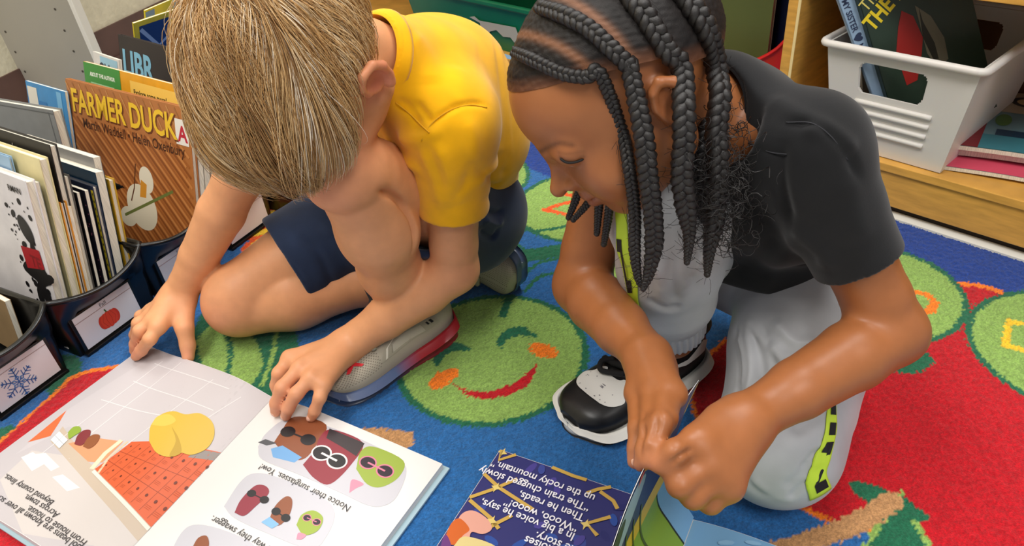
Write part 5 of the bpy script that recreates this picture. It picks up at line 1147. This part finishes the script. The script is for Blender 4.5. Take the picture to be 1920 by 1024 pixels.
st = mesh('hair_strands', SV, np.array(SF), mat('blond_hair', rough=.42, spec=.45, attr='Col'), cap, vcol=np.array(SCc)); st['kind'] = 'stuff'
# ------------------------------------------------------------------ the girl
Gj = dict(head=D(1166, 163, .60), lsh=D(1514, 284, .605), lel=D(1672, 622, .645), lwr=P(1392, 793, .19), rwr=P(1213, 668, .20), rel=D(1090, 535, .79),
          lkn=P(1455, 832, .060), rkn=D(1250, 400, .675), ran=P(1262, 630, .085), lan=P(1555, 650, .05), lhip=D(1530, 520, .80), neck=D(1392, 196, .665))
GB = V3(-.62, .78, 0)
Gj['rsh'] = Gj['lsh'] + .20 * GB; Gj['rhip'] = Gj['lhip'] + .125 * GB
gl, gu = cam2w(.13, -.38, .915), cam2w(-.697, .623, .356)
GC, GA = head_frame(Gj['head'], gl, gu)
GSM = (Gj['lsh'] + Gj['rsh']) / 2; GPE = (Gj['lhip'] + Gj['rhip']) / 2
GFW = V3(-.78, -.62, 0)
def girl_body(h):
    S = Sculpt(h); J = Gj
    gg = sculpt_head(S, GC, GA, .94, .84, .85, .013, .036)
    sp = [GPE + V3(0, 0, .01), lerp(GPE, GSM, .5) - GFW * .015, lerp(GPE, GSM, .85), J['neck'] + V3(0, 0, -.03)]
    S.chain(sp, [.070, .062, .062, .040], .03)
    S.cone(J['lsh'], J['rsh'], .038, .038, .03); S.cone(J['lhip'], J['rhip'], .065, .065, .03)
    S.cone(lerp(J['lsh'], GPE, .35), lerp(J['rsh'], GPE, .35), .052, .052, .03)
    S.chain([J['neck'], lerp(J['neck'], gg(0, -.02, -.05), .6), gg(0, -.012, -.02)], [.037, .035, .038], .015)
    SL, SR, LL, LR = Sculpt(h), Sculpt(h), Sculpt(h), Sculpt(h)
    for T, sh, el, wr, kk in ((SL, 'lsh', 'lel', 'lwr', 1.0), (SR, 'rsh', 'rel', 'rwr', 1.04)):
        a, b, c = J[sh], J[el], J[wr]
        T.chain([a, lerp(a, b, .4), lerp(a, b, .8), b], [.034 * kk, .031 * kk, .029 * kk, .0285 * kk], .012)
        T.chain([b, lerp(b, c, .28), lerp(b, c, .65), lerp(b, c, .9), c], [.0285 * kk, .030 * kk, .0255 * kk, .0205, .0195], .012)
    a, b, c = J['rhip'], J['rkn'], J['ran']
    LR.chain([a, b], [.055, .042], .012); LR.chain([b, lerp(b, c, .4), c], [.040, .040, .027], .012)
    a, b, c = J['lhip'], J['lkn'], J['lan']
    LL.chain([a, b], [.055, .042], .012); LL.chain([b, lerp(b, c, .4), c], [.038, .038, .027], .012)
    H = P
    # right hand laid along the page
    w = J['rwr']; mc = [H(1193, 738, .194), H(1219, 734, .205), H(1244, 736, .210), H(1263, 740, .206)]
    for m, r in zip(mc, (.0095, .0105, .0108, .0105)): SR.cone(lerp(w, m, .08), m, .0165, r, .012)
    SR.cone(mc[0], mc[3], .0088, .0095, .008)
    finger(SR, [mc[0], H(1196, 803, .200), H(1193, 842, .192), H(1190, 866, .186)], .0085, .0062)
    finger(SR, [mc[1], H(1219, 803, .212), H(1209, 845, .204), H(1202, 870, .196)], .0092, .0066)
    finger(SR, [mc[2], H(1240, 792, .220), H(1225, 836, .212), H(1214, 864, .203)], .0092, .0066)
    finger(SR, [mc[3], H(1252, 784, .215), H(1236, 806, .215), H(1225, 820, .212)], .0084, .0064)
    finger(SR, [lerp(w, mc[3], .3) + V3(.012, .006, -.012), H(1262, 748, .180), H(1250, 790, .172), H(1238, 818, .172)], .0105, .0075, .010)
    # left fist with the thumb on the page
    w = J['lwr']; mc = [H(1312, 838, .205), H(1330, 868, .198), H(1348, 893, .188), H(1366, 912, .178)]
    for m, r in zip(mc, (.0125, .0125, .012, .011)): SL.cone(lerp(w, m, .08), m, .019, r, .014)
    SL.cone(mc[0], mc[3], .0115, .0100, .010)
    finger(SL, [mc[0], H(1258, 873, .203), H(1262, 880, .176), H(1296, 862, .168)], .0108, .0082)
    finger(SL, [mc[1], H(1275, 908, .194), H(1282, 906, .166), H(1316, 884, .160)], .0110, .0084)
    finger(SL, [mc[2], H(1300, 930, .182), H(1308, 924, .154), H(1340, 900, .150)], .0106, .0080)
    finger(SL, [mc[3], H(1332, 942, .168), H(1340, 934, .144), H(1362, 912, .142)], .0096, .0074)
    finger(SL, [lerp(w, mc[0], .42) + V3(-.004, .008, .006), H(1306, 826, .210), H(1264, 848, .216), H(1234, 868, .206)], .0118, .0080, .012)
    S.merge(SL, .003); S.merge(SR, .003); S.merge(LL, .006); S.merge(LR, .006)
    return S, gg
GNX = nrm(GC - .02 * GA[1] - .05 * GA[2] - Gj['neck']); GC0 = Gj['neck'] + GNX * .050
def girl_shirt(h):
    S = Sculpt(h); J = Gj
    sp = [GPE + V3(0, 0, .03) + GFW * .004, lerp(GPE, GSM, .5) - GFW * .008, lerp(GPE, GSM, .85) + V3(0, 0, .006), J['neck'] + V3(0, 0, -.016), GC0 - GNX * .016]
    S.chain(sp, [.086, .080, .072, .052, .048], .03)
    S.cone(J['lsh'] + V3(0, 0, .002), J['rsh'] + V3(0, 0, .002), .046, .046, .03)
    S.cone(lerp(J['lsh'], GPE, .35), lerp(J['rsh'], GPE, .35), .066, .066, .03); S.cone(lerp(J['lsh'], GPE, .8), lerp(J['rsh'], GPE, .8), .082, .082, .03)
    for sh, el, t, k in (('lsh', 'lel', .60, 1.0), ('rsh', 'rel', .42, 1.08)):
        a, b = J[sh], J[el]; d = nrm(b - a); e = lerp(a, b, t)
        S.chain([a + V3(0, 0, .003), lerp(a, b, t * .5), e + d * .02], [.0445 * k, .0410 * k, .0380 * k], .02)
        S.slab(e, d, e - .075, e + .075, .003, within=(e, .07)); S.cone(e - d * .015, e + d * .03, .034 * k, .0375 * k, .003, 'sub')
    S.slab(GC0 + GNX * .004, GNX, GC0 - .12, GC0 + .12, .004, within=(GC0 + GNX * .04, .07)); S.cone(GC0 - GNX * .03, GC0 + GNX * .06, .0385, .044, .004, 'sub')
    S.slab(D(1470, 585, .70), nrm(V3(-.18, -.25, -1)), GPE - .25, GPE + .25, .004)
    return S
def girl_pants(h):
    S = Sculpt(h); J = Gj
    S.cone(J['lhip'] + V3(0, 0, 0), J['rhip'], .082, .080, .02)
    LR, LL = Sculpt(h), Sculpt(h)
    a, b, c = J['rhip'], J['rkn'], J['ran']; dd = nrm(c - b)
    LR.chain([a, lerp(a, b, .5), b], [.078, .064, .052], .02); LR.ell(b, (.053, .053, .052), None, .02)
    LR.chain([b, lerp(b, c, .35), lerp(b, c, .62), lerp(b, c, .74)], [.052, .054, .048, .037], .012)
    LR.chain([lerp(b, c, .78), lerp(b, c, .83)], [.0355, .0345], .006)
    LR.slab(lerp(b, c, .84), dd, c - .08, c + .08, .003, within=(c, .08)); LR.cone(lerp(b, c, .81), lerp(b, c, .99), .0295, .031, .003, 'sub')
    a, b, c = J['lhip'], J['lkn'], J['lan']
    LL.chain([a, lerp(a, b, .45) + V3(-.004, -.006, .0), b + V3(0, 0, .006)], [.080, .072, .058], .02)
    LL.ell(b, (.060, .060, .056), None, .02)
    LL.chain([b + V3(.0, .0, -.004), lerp(b, c, .35) + V3(.004, -.002, .0), lerp(b, c, .75), c], [.054, .054, .046, .038], .02)
    S.merge(LR, .012); S.merge(LL, .012)
    return S
girl = empty('person', (GPE[0], GPE[1], 0), 'person with long dark braids in a black T-shirt and grey joggers, turning a page', 'person')
S, gg = girl_body(.0022)
V, F = S.surface(2, floor=.003); BODY_V, BODY_F = V.copy(), F
N = normals(V, F)
for pl, wd, am in (([(1208, 772), (1208, 810), (1200, 856)], .0024, -.0022), ([(1232, 772), (1229, 805), (1212, 852)], .0024, -.0022), ([(1300, 842), (1276, 856), (1252, 874)], .0026, -.003)):
    crease(V, N, surf_pts(V, N, pl), wd, am)
dk = '#5c3320'
spots = [(gg(.0, .09, -.064), .013, '#8a4438', .55), (gg(.0, .04, .075), .05, '#b57a4e', .25), (gg(.031, .08, -.012), .013, '#6d4028', .55), (Gj['lel'] + V3(.03, 0, 0), .03, '#7d4c33', .4),
         (P(1200, 868, .19), .012, '#d08a6a', .6), (P(1226, 866, .21), .012, '#cf8560', .5), (P(1258, 878, .2), .02, '#7d4a30', .25), (gg(.075, -.01, -.016), .02, '#9c5a3a', .4), (P(1219, 803, .212), .012, '#7d4a30', .3), (P(1245, 792, .22), .012, '#7d4a30', .3)]
c = skin_colours(V, '#9f6239', spots)
N = normals(V, F)
for pl, wd, am, cl in (([(1012, 284), (1030, 275), (1050, 269), (1072, 270)], .0024, .72, '#24150e'), ([(1050, 294), (1066, 302), (1082, 301), (1094, 294)], .0018, .55, '#2a1710'), ([(1046, 286), (1068, 288), (1096, 284)], .0016, .35, '#5a3420'), ([(1108, 372), (1122, 378), (1140, 382)], .0042, .5, '#8c4a3c'), ([(1116, 378), (1140, 383)], .0014, .5, '#4a2418')):  # brow, lash line and lips; the lid crease is shade put into the colour
    d, t = seg_dist(V, bez(surf_pts(V, N, pl), 16)); w_ = (am * np.exp(-(d / wd) ** 2) * (1 - .35 * t))[:, None]; c = c * (1 - w_) + np.array(lin(cl)) * w_
mesh('body', V, F, mat('girl_skin', rough=.42, spec=.4, attr='Col', sss=.10, noise=(60, .95, 1.05), bump=(500, .05, .0006)), girl, vcol=c)
mb = MB()                                     # lashes along the lowered lid
ln = bez(surf_pts(V, N, [(1051, 296), (1062, 302), (1078, 303), (1094, 297)], .0007), 16); mb.tube(ln, [.0004] + [.0010] * 14 + [.0004], 6)
mb.build('eyelashes', mat('lash_black', '#0e0a09', rough=.7), girl, smooth=True)
for sd in (-1, 1):
    mb = MB(); mb.ball(gg(sd * .036, .0706, .0014), .0119, 20, 14); mb.build('eye', mat('eye_white', '#cfc4ba', rough=.2), girl, smooth=True)
for pts in (((1193, 842, .192), (1190, 866, .186)), ((1209, 845, .204), (1202, 870, .196)), ((1225, 836, .212), (1214, 864, .203)), ((1236, 806, .215), (1225, 820, .212)), ((1264, 848, .216), (1234, 868, .206))): nail(girl, (P(*pts[0]), P(*pts[1])), V3(0, 0, .5) - FWD * .8, '#d9a88e', .0064, 'girl')
# shirt
V, F = girl_shirt(.0025).surface(3)
folds(V, F, [([(1440, 180), (1500, 215), (1560, 250)], .008, .003), ([(1475, 230), (1530, 235), (1580, 275), (1610, 340)], .0045, -.0035), ([(1500, 245), (1550, 245), (1600, 290)], .008, .004), ([(1470, 260), (1465, 340), (1480, 420)], .006, -.005), ([(1490, 420), (1540, 470), (1555, 510)], .008, .004),
  ([(1400, 270), (1440, 285), (1475, 290)], .0025, -.0018), ([(1420, 560), (1470, 480), (1490, 430)], .012, .004), ([(1380, 520), (1430, 470), (1470, 440)], .009, -.003), ([(1520, 600), (1560, 560), (1580, 520)], .009, .003), ([(1590, 330), (1600, 400), (1620, 460)], .010, .0025)])
V += normals(V, F) * (noise3(V, 60, 8) * .0008)[:, None]
blk = mat('black_jersey', '#111113', rough=.85, spec=.25, sheen=.18, noise=(40, .85, 1.15), bump=(900, .12, .0006))
mesh('shirt', V, F, blk, girl); N = normals(V, F); mb = MB()
for pl in ([(1475, 232), (1520, 232), (1560, 258), (1590, 300)], [(1396, 262), (1440, 282), (1476, 290)]): mb.tube(bez(surf_pts(V, N, pl, .0004), 40), .0006, 5)
mb.build('seam', mat('charcoal_thread', '#2c2c30', rough=.9), girl, smooth=True)['kind'] = 'stuff'
band('collar', GC0 - GNX * .014, GC0 + GNX * .002, .0490, .0425, blk, girl)
# joggers
V, F = girl_pants(.0025).surface(3, floor=.003); N = normals(V, F)
folds(V, F, [([(1290, 400), (1285, 470), (1300, 540)], .006, -.004), ([(1320, 470), (1300, 500), (1285, 540)], .006, .004), ([(1235, 480), (1260, 530), (1280, 560)], .008, .003), ([(1215, 560), (1250, 580), (1280, 575)], .006, -.004), ([(1385, 620), (1395, 680), (1390, 740)], .006, .004), ([(1410, 620), (1425, 680), (1430, 720)], .006, -.004), ([(1440, 640), (1470, 670), (1520, 660)], .008, .004),
  ([(1480, 810), (1520, 790), (1550, 770)], .007, -.003), ([(1470, 920), (1510, 890), (1550, 880)], .007, -.003), ([(1400, 890), (1450, 930), (1500, 935)], .006, .002)])
folds(V, F, [([(1380, 615), (1386, 690), (1378, 760)], .0035, -.004), ([(1400, 612), (1408, 690), (1400, 750)], .005, .005), ([(1425, 605), (1450, 680), (1450, 730)], .005, -.005), ([(1450, 600), (1490, 640), (1540, 640)], .007, .005), ([(1400, 595), (1440, 640), (1475, 690)], .006, .004),
  ([(1300, 420), (1310, 470), (1330, 520)], .004, -.004), ([(1205, 440), (1230, 500), (1240, 560)], .006, .004), ([(1265, 470), (1262, 520), (1270, 570)], .005, -.004), ([(1500, 880), (1530, 850), (1552, 845)], .004, -.004), ([(1480, 935), (1505, 910), (1520, 905)], .004, -.003), ([(1380, 860), (1420, 920), (1470, 935)], .006, -.002)])
V += normals(V, F) * (noise3(V, 55, 9) * .001)[:, None]
gp = mat('grey_sport_cloth', '#b6b8bc', rough=.5, spec=.35, sheen=.2, noise=(30, .92, 1.05), bump=(1100, .1, .0005))
pants = mesh('joggers', V, F, gp, girl); N = normals(V, F)
def stripe(name, px0, px1, letters, lp, ls):                  # bright strip with lettering, laid on the cloth
    a, b = surf_pts(V, N, px0), surf_pts(V, N, px1); a, b = bez(a, 24), bez(b, 24); G = []
    from mathutils.bvhtree import BVHTree
    for i in range(24):
        row = []
        for j in range(9):
            q = lerp(a[i], b[i], j / 8); hit = TREE.find_nearest(Vector(q)); row.append(np.array(hit[0]) + np.array(hit[1]) * .0012)
        G.append(row)
    G = np.array(G)
    def Sf(u, v):
        i = min(max(u, 0), 1) * 23; j = min(max(v, 0), 1) * 8; i0, j0 = min(int(i), 22), min(int(j), 7); fu, fv = i - i0, j - j0
        return (G[i0, j0] * (1 - fu) + G[i0 + 1, j0] * fu) * (1 - fv) + (G[i0, j0 + 1] * (1 - fu) + G[i0 + 1, j0 + 1] * fu) * fv
    mb = MB(); mb.grid(G); o = mb.build(name, mat('lime_tape', '#c8e63c', rough=.6), pants, smooth=True)
    so = o.modifiers.new('cloth', 'SOLIDIFY'); so.thickness = .0008; so.offset = 0
    sh = Sheet(Sf, lift=.0011, step=.05)
    for t, u, v, s_, ang in letters: sh.text(t, u, v, s_, '#15171a', ang=ang, bold=.03)
    sh.build(o, 'tape_mark', 'tape_lettering', .6)
from mathutils.bvhtree import BVHTree
TREE = BVHTree.FromPolygons([Vector(v) for v in V.tolist()], [tuple(f) for f in F.tolist()])
stripe('neon_stripe', [(1556, 915), (1548, 885), (1558, 845), (1566, 800), (1566, 748)], [(1518, 938), (1512, 900), (1530, 850), (1546, 800), (1553, 745)], [('NIKE', .05, .15, .75, 0)], 0, 0)
stripe('neon_stripe', [(1158, 385), (1158, 440), (1166, 500), (1180, 560), (1192, 590)], [(1178, 385), (1178, 440), (1188, 500), (1198, 560), (1206, 590)], [('NIKE', .25, .12, .6, 0)], 0, 0)
mb = MB(); cc = lerp(Gj['rkn'], Gj['ran'], .76); ce = lerp(Gj['rkn'], Gj['ran'], .93); ax = nrm(ce - cc); u_ = nrm(np.cross(ax, [0, 0, 1.])); v_ = np.cross(ax, u_); Gr = []
for t in np.linspace(0, 1, 8):
    Gr.append([lerp(cc, ce, t) + (u_ * math.cos(a) + v_ * math.sin(a)) * (.0385 - .002 * t + .0011 * math.cos(34 * a) + (-.002 if t in (0, 1) else 0)) for a in np.linspace(0, 2 * math.pi, 216, endpoint=False)])
mb.grid(np.array(Gr), closed=True); mb.build('ribbed_cuff', gp, girl, smooth=True)
# shoe
s = Shoe(P(1300, 655, 0), P(1070, 808, 0), (0, 0, -1), girl, wide=1.12, high=1.0)
wl = mat('black_leather', '#151517', rough=.4, noise=(200, .85, 1.2)); up = s.upper('shoe_upper', wl)
s.sole('shoe_sole', mat('white_rubber', rough=.5, attr='Col'), lambda t, z, x: lin('#e4e2dc') if z > .22 else lin('#17171a'), grow=.0028, top=.0185)
sh = Sheet(s.S, lift=.0016, step=.025); WH_ = '#d9d7d2'; pi = math.pi
half = [(.872, .50), (.866, .40), (.845, .32), (.80, .25), (.745, .21), (.72, .215), (.705, .25), (.69, .31), (.66, .345), (.625, .36), (.605, .39), (.60, .43), (.625, .455), (.635, .48)]
half = [(.868 - (.872 - t) * .74, .5 - (.5 - a) * .84) for t, a in half]
tb = bez([(t, a, 0) for t, a in half + [(t, 1 - a) for t, a in half[::-1][:-1]]], 70)[:, :2]; sh.poly([(t, a * pi) for t, a in tb], WH_)
for A in ((lambda a: a), (lambda a: pi - a)):
    sh.poly([(.30, A(.30 * pi)), (.44, A(.27 * pi)), (.55, A(.24 * pi)), (.56, A(.29 * pi)), (.48, A(.345 * pi)), (.36, A(.365 * pi)), (.28, A(.35 * pi))], WH_); sh.poly([(.47, A(.36 * pi)), (.53, A(.33 * pi)), (.57, A(.35 * pi)), (.55, A(.40 * pi)), (.50, A(.40 * pi))], WH_)
    sh.poly([(.04, A(.12 * pi)), (.10, A(.20 * pi)), (.26, A(.14 * pi)), (.46, A(.17 * pi)), (.28, A(.09 * pi)), (.10, A(.07 * pi))], WH_); sh.poly([(.0, A(.25 * pi)), (.10, A(.32 * pi)), (.16, A(.36 * pi)), (.10, A(.38 * pi)), (0, A(.33 * pi))], '#b9b7b2')
for k in range(16): t = random.uniform(.72, .85); a = random.uniform(1.1, 2.0); sh.ell(t, a, .0035, .016, '#77757a', n=8)
sh.build(up, 'shoe_panels', 'shoe_mark', .45)
mb = MB()
for k in range(6):
    t = .34 + .058 * k
    mb.tube([s.S(t + .012 * math.sin(j * .8), a) + s.z * (.005 + .0015 * math.sin(j * 2 + k)) for j, a in enumerate(np.linspace(.9, pi - .9, 9))], .0038, 7)
lp = [s.S(.62, 1.35) + s.z * .006, s.S(.68, 1.2) + s.z * .010, s.S(.72, 1.42) + s.z * .007, s.S(.66, 1.7) + s.z * .007]; mb.tube(bez(lp, 18), .0034, 7)
mb.build('shoe_laces', mat('black_lace', '#121214', rough=.85), up, smooth=True)
mb = MB(); ct = s.g(-.004, s.L * .2, .070); mb.tube([ct + s.x * .029 * math.cos(a) + s.y * .042 * math.sin(a) + s.z * .006 * math.sin(a) for a in np.linspace(0, 2 * pi, 30)], .0085, 8, caps=False)
mb.build('shoe_collar', mat('black_padding', '#17171a', rough=.7), up, smooth=True)
# ---- hair: scalp, cornrows, hanging braids, loose curls
KR = np.array([.0745, .0945, .0795]); KC = gg(0, -.010, .020); KW = nrm(V3(0, -.35, .94)); KX = V3(1, 0, 0); KY = np.cross(KW, KX)
def kdir(th, ph): return math.cos(th) * KW + math.sin(th) * (math.cos(ph) * KX + math.sin(ph) * KY)
def kpt(d, k=1.0): return KC + (d * KR * k) @ GA
def klim(ph): y = math.sin(ph); return 1.60 - .30 * max(0, y) + (.30 * max(0, -y) + .0) - .12 * math.cos(ph) ** 2 * (1 if y > -.3 else 0)
from mathutils.bvhtree import BVHTree
HEAD_TREE = BVHTree.FromPolygons([Vector(v) for v in BODY_V.tolist()], [tuple(f) for f in BODY_F.tolist()])
def onhead(th, ph):
    d = nrm((kdir(th, ph) * KR) @ GA); hit = HEAD_TREE.ray_cast(Vector(KC + d * .13), Vector(-d)); e_ = kpt(kdir(th, ph), 1.0)
    r_ = np.linalg.norm(np.array(hit[0]) - KC) if hit[0] is not None else 0; return KC + d * max(min(r_, .106), np.linalg.norm(e_ - KC) * .97)
G = np.array([[onhead(max(1e-3, klim(ph) * i / 109), ph) for ph in np.linspace(0, 2 * pi, 300, endpoint=False)] for i in range(110)]); G = G + (G - KC) / np.linalg.norm(G - KC, axis=2)[:, :, None] * (.0030 - .0022 * np.clip((np.arange(110) - 96) / 13, 0, 1))[:, None, None]
mb = MB(); mb.grid(G, closed=True, flip=False); HV = np.vstack(mb.V); HF = np.array(mb.F); HN = normals(HV, HF)
if (HN * (HV - KC)).sum() < 0: HF = HF[:, ::-1]; HN = -HN
rows_px = [  # (path over the scalp, hanging part, width px at the scalp / hang)
 ([(972, 98), (1005, 112), (1060, 138), (1110, 165), (1145, 205)], [(1166, 246, .556), (1180, 320, .562), (1190, 400, .590), (1190, 470, .610), (1197, 525, .622), (1208, 542, .625)], 24, 24),
 ([(1015, 18), (1060, 32), (1105, 58), (1150, 95), (1180, 140), (1196, 190)], [(1206, 250, .535), (1215, 330, .552), (1224, 400, .575), (1226, 460, .598), (1216, 515, .615), (1206, 542, .620)], 30, 36),
 ([(1140, -40), (1180, 0), (1215, 45), (1248, 100), (1268, 150)], [(1282, 210, .525), (1282, 270, .535), (1278, 330, .550), (1286, 390, .570), (1292, 440, .590), (1288, 492, .605)], 36, 39),
 ([(1240, -40), (1285, 10), (1318, 60)], [(1342, 120, .555), (1350, 180, .550), (1343, 240, .555), (1346, 300, .565), (1344, 360, .580), (1338, 420, .598), (1330, 470, .610), (1326, 515, .622)], 38, 40),
 ([(1090, -45), (1120, -60)], [(1330, 200, .60), (1318, 260, .60), (1312, 330, .605), (1318, 400, .62), (1330, 440, .63)], 30, 34)]
parts_px = [[(958, 60), (990, 66), (1040, 82), (1085, 112), (1120, 145), (1150, 170)], [(1040, -10), (1100, 20), (1150, 60), (1185, 105), (1205, 150), (1212, 190)], [(1165, -20), (1195, 10), (1232, 60), (1262, 110)]]
hc = np.tile(np.array(lin('#17110f')), (len(HV), 1)) * (1 + .25 * noise3(HV, 700, 4))[:, None].clip(.4, 1.8)
for pp in parts_px:
    d, t = seg_dist(HV, bez(surf_pts(HV, HN, pp), 20)); w_ = (.8 * np.exp(-(d / .0035) ** 2))[:, None]; hc = hc * (1 - w_) + np.array(lin('#8a5c40')) * w_
rim = np.repeat(np.linspace(0, 1, 110), 300); w_ = (.75 * np.clip((rim - .90) / .10, 0, 1))[:, None]; hc = hc * (1 - w_) + np.array(lin('#7a4a2e')) * w_
HV = HV + HN * (noise3(HV, 1100, 6) * .00035)[:, None]
hair = mesh('hair', HV, HF, mat('black_hair_base', rough=.6, spec=.4, attr='Col', bump=(1500, .3, .001)), girl, vcol=hc)
braid_m = mat('black_hair', '#16110f', rough=.45, spec=.6, noise=(900, .55, 1.7, (1, 1, 1)), bump=(2200, .35, .0008))
def braid(centre, wd, outward, taper_end=.35, knot=True):
    c = bez(centre, 160); L = np.r_[0, np.cumsum(np.linalg.norm(np.diff(c, axis=0), axis=1))]; wv = np.interp(np.linspace(0, 1, 160), np.linspace(0, 1, len(wd)), wd)
    ph = np.cumsum(np.r_[0, np.diff(L) / (1.38 * (wv[1:] + wv[:-1]) / 2)]); n = int(ph[-1] * 16) + 12; tt = np.linspace(0, ph[-1], n)
    C_ = np.stack([np.interp(tt, ph, c[:, d]) for d in range(3)], 1); W_ = np.interp(tt, ph, wv); T = np.gradient(C_, axis=0); T /= np.linalg.norm(T, axis=1)[:, None]
    O = np.array([outward(q) for q in C_]); O -= T * (O * T).sum(1)[:, None]; O /= np.linalg.norm(O, axis=1)[:, None]; E1 = np.cross(T, O); mb = MB()
    for j in range(3):
        a = 2 * pi * (tt + j / 3); off = E1 * (W_ * .29 * np.sin(a))[:, None] + O * (W_ * .15 * np.sin(2 * a))[:, None]
        mb.tube(C_ + off, W_ * .27 * (1 + .10 * np.sin(a * 3 + j)), 7)
    if knot: mb.ball(C_[-1], W_[-1] * .55, 8, 6)
    return mb.build('braid', braid_m, hair, smooth=True)
for sc_, hg, w0, w1 in rows_px:
    a = surf_pts(HV, HN, sc_) if sc_[-1][1] > 0 else np.zeros((0, 3)); a = a + np.array([nrm(q - KC) for q in a]) * .004 if len(a) else a
    b = np.array([D(*q) for q in hg]); pts = np.vstack([a, b]); k = .56 / 1350
    wd = [w0 * k * .8] + [w0 * k] * max(1, len(a) - 1) + [w1 * k] * (len(b) - 2) + [w1 * k * .62, w1 * k * .32]
    braid(pts, wd, lambda q: nrm(CAM - q) * .6 + nrm(q - KC) * .6)
for px, dd in (([(1088, 350), (1078, 378), (1066, 408)], .67), ([(1112, 352), (1104, 378), (1075, 412)], .66), ([(1124, 360), (1122, 395), (1119, 438)], .625), ([(1144, 368), (1140, 410), (1132, 458)], .62)):
    braid([D(x, y, dd + .0004 * (y - 350)) for x, y in px], [.0072, .0075, .0055], lambda q: nrm(CAM - q), knot=True)
mb = MB()                                     # loose curls round the nape
for k in range(520):
    x = random.gauss(1352, 34); y = random.triangular(190, 480, 360); dd = .565 + .00018 * (y - 200) + random.uniform(-.03, .03); p0 = D(x, y, dd); r_ = random.uniform(.003, .009); tw = random.uniform(3, 8); pts = []
    ax_ = nrm(rng.normal(size=3) + V3(0, 0, -.8)); u_ = nrm(np.cross(ax_, rng.normal(size=3))); v_ = np.cross(ax_, u_); ln = random.uniform(.008, .028)
    for i in range(9): t = i / 8; pts.append(p0 + ax_ * ln * t + (u_ * math.cos(tw * t) + v_ * math.sin(tw * t)) * r_ * (.4 + .6 * t))
    mb.tube(pts, random.uniform(.00018, .0004), 3, caps=False)
for k in range(420):                          # flyaways along the braids
    sc_, hg, _, _ = random.choice(rows_px); i = random.randrange(len(hg) - 1); u = random.random(); q = lerp(D(*hg[i]), D(*hg[i + 1]), u); o_ = nrm(rng.normal(size=3)); pts = [q + o_ * .006 + nrm(rng.normal(size=3)) * .0 ]
    dr = nrm(o_ + .8 * rng.normal(size=3)); ln = random.uniform(.005, .013); cv = rng.normal(size=3) * .004
    for i in range(1, 6): t = i / 5; pts.append(pts[0] + dr * ln * t + cv * t * t)
    mb.tube(pts, .00018, 3, caps=False)
mb.build('loose_curls', braid_m, hair, smooth=True)['kind'] = 'stuff'
# ------------------------------------------------------------------ camera, lamps, world
cd = bpy.data.cameras.new('camera'); cam = bpy.data.objects.new('camera', cd); COLL.objects.link(cam)
cd.sensor_width = 36; cd.sensor_fit = 'HORIZONTAL'; cd.lens = FPX / 1920 * 36; cd.clip_start = .02
from mathutils import Matrix
M = Matrix.Identity(4)
for i in range(3): M[i][0], M[i][1], M[i][2], M[i][3] = RGT[i], UPV[i], -FWD[i], CAM[i]
cam.matrix_world = M; SC.camera = cam
def lamp(name, loc, sx, sy, power, color=(1, .97, .92), target=None):
    l = bpy.data.lights.new(name, 'AREA'); l.shape = 'RECTANGLE'; l.size, l.size_y = sx, sy; l.energy = power; l.color = color
    o = bpy.data.objects.new(name, l); COLL.objects.link(o); o.location = loc
    if target is not None: o.rotation_euler = (Vector(target) - Vector(loc)).to_track_quat('-Z', 'Y').to_euler()
    return o
lamp('ceiling_lamp', (.9, 1.3, 2.55), .65, 1.25, 34)
lamp('ceiling_lamp', (-.9, .2, 2.55), .65, 1.25, 34)
lamp('ceiling_lamp', (.7, -1.0, 2.55), .65, 1.25, 34)
lamp('ceiling_lamp', (-.9, 2.4, 2.55), .65, 1.25, 22)
w = bpy.data.worlds.new('classroom_light'); SC.world = w; w.use_nodes = True
w.node_tree.nodes['Background'].inputs[0].default_value = (.93, .95, 1, 1); w.node_tree.nodes['Background'].inputs[1].default_value = .32
SC.view_settings.view_transform = 'Standard'; SC.view_settings.look = 'None'; SC.view_settings.exposure = 0.28; SC.view_settings.gamma = 1
SC.view_settings.use_curve_mapping = False
SC.cycles.use_denoising = True
SC.cycles.max_bounces = 6; SC.cycles.diffuse_bounces = 3; SC.cycles.glossy_bounces = 3
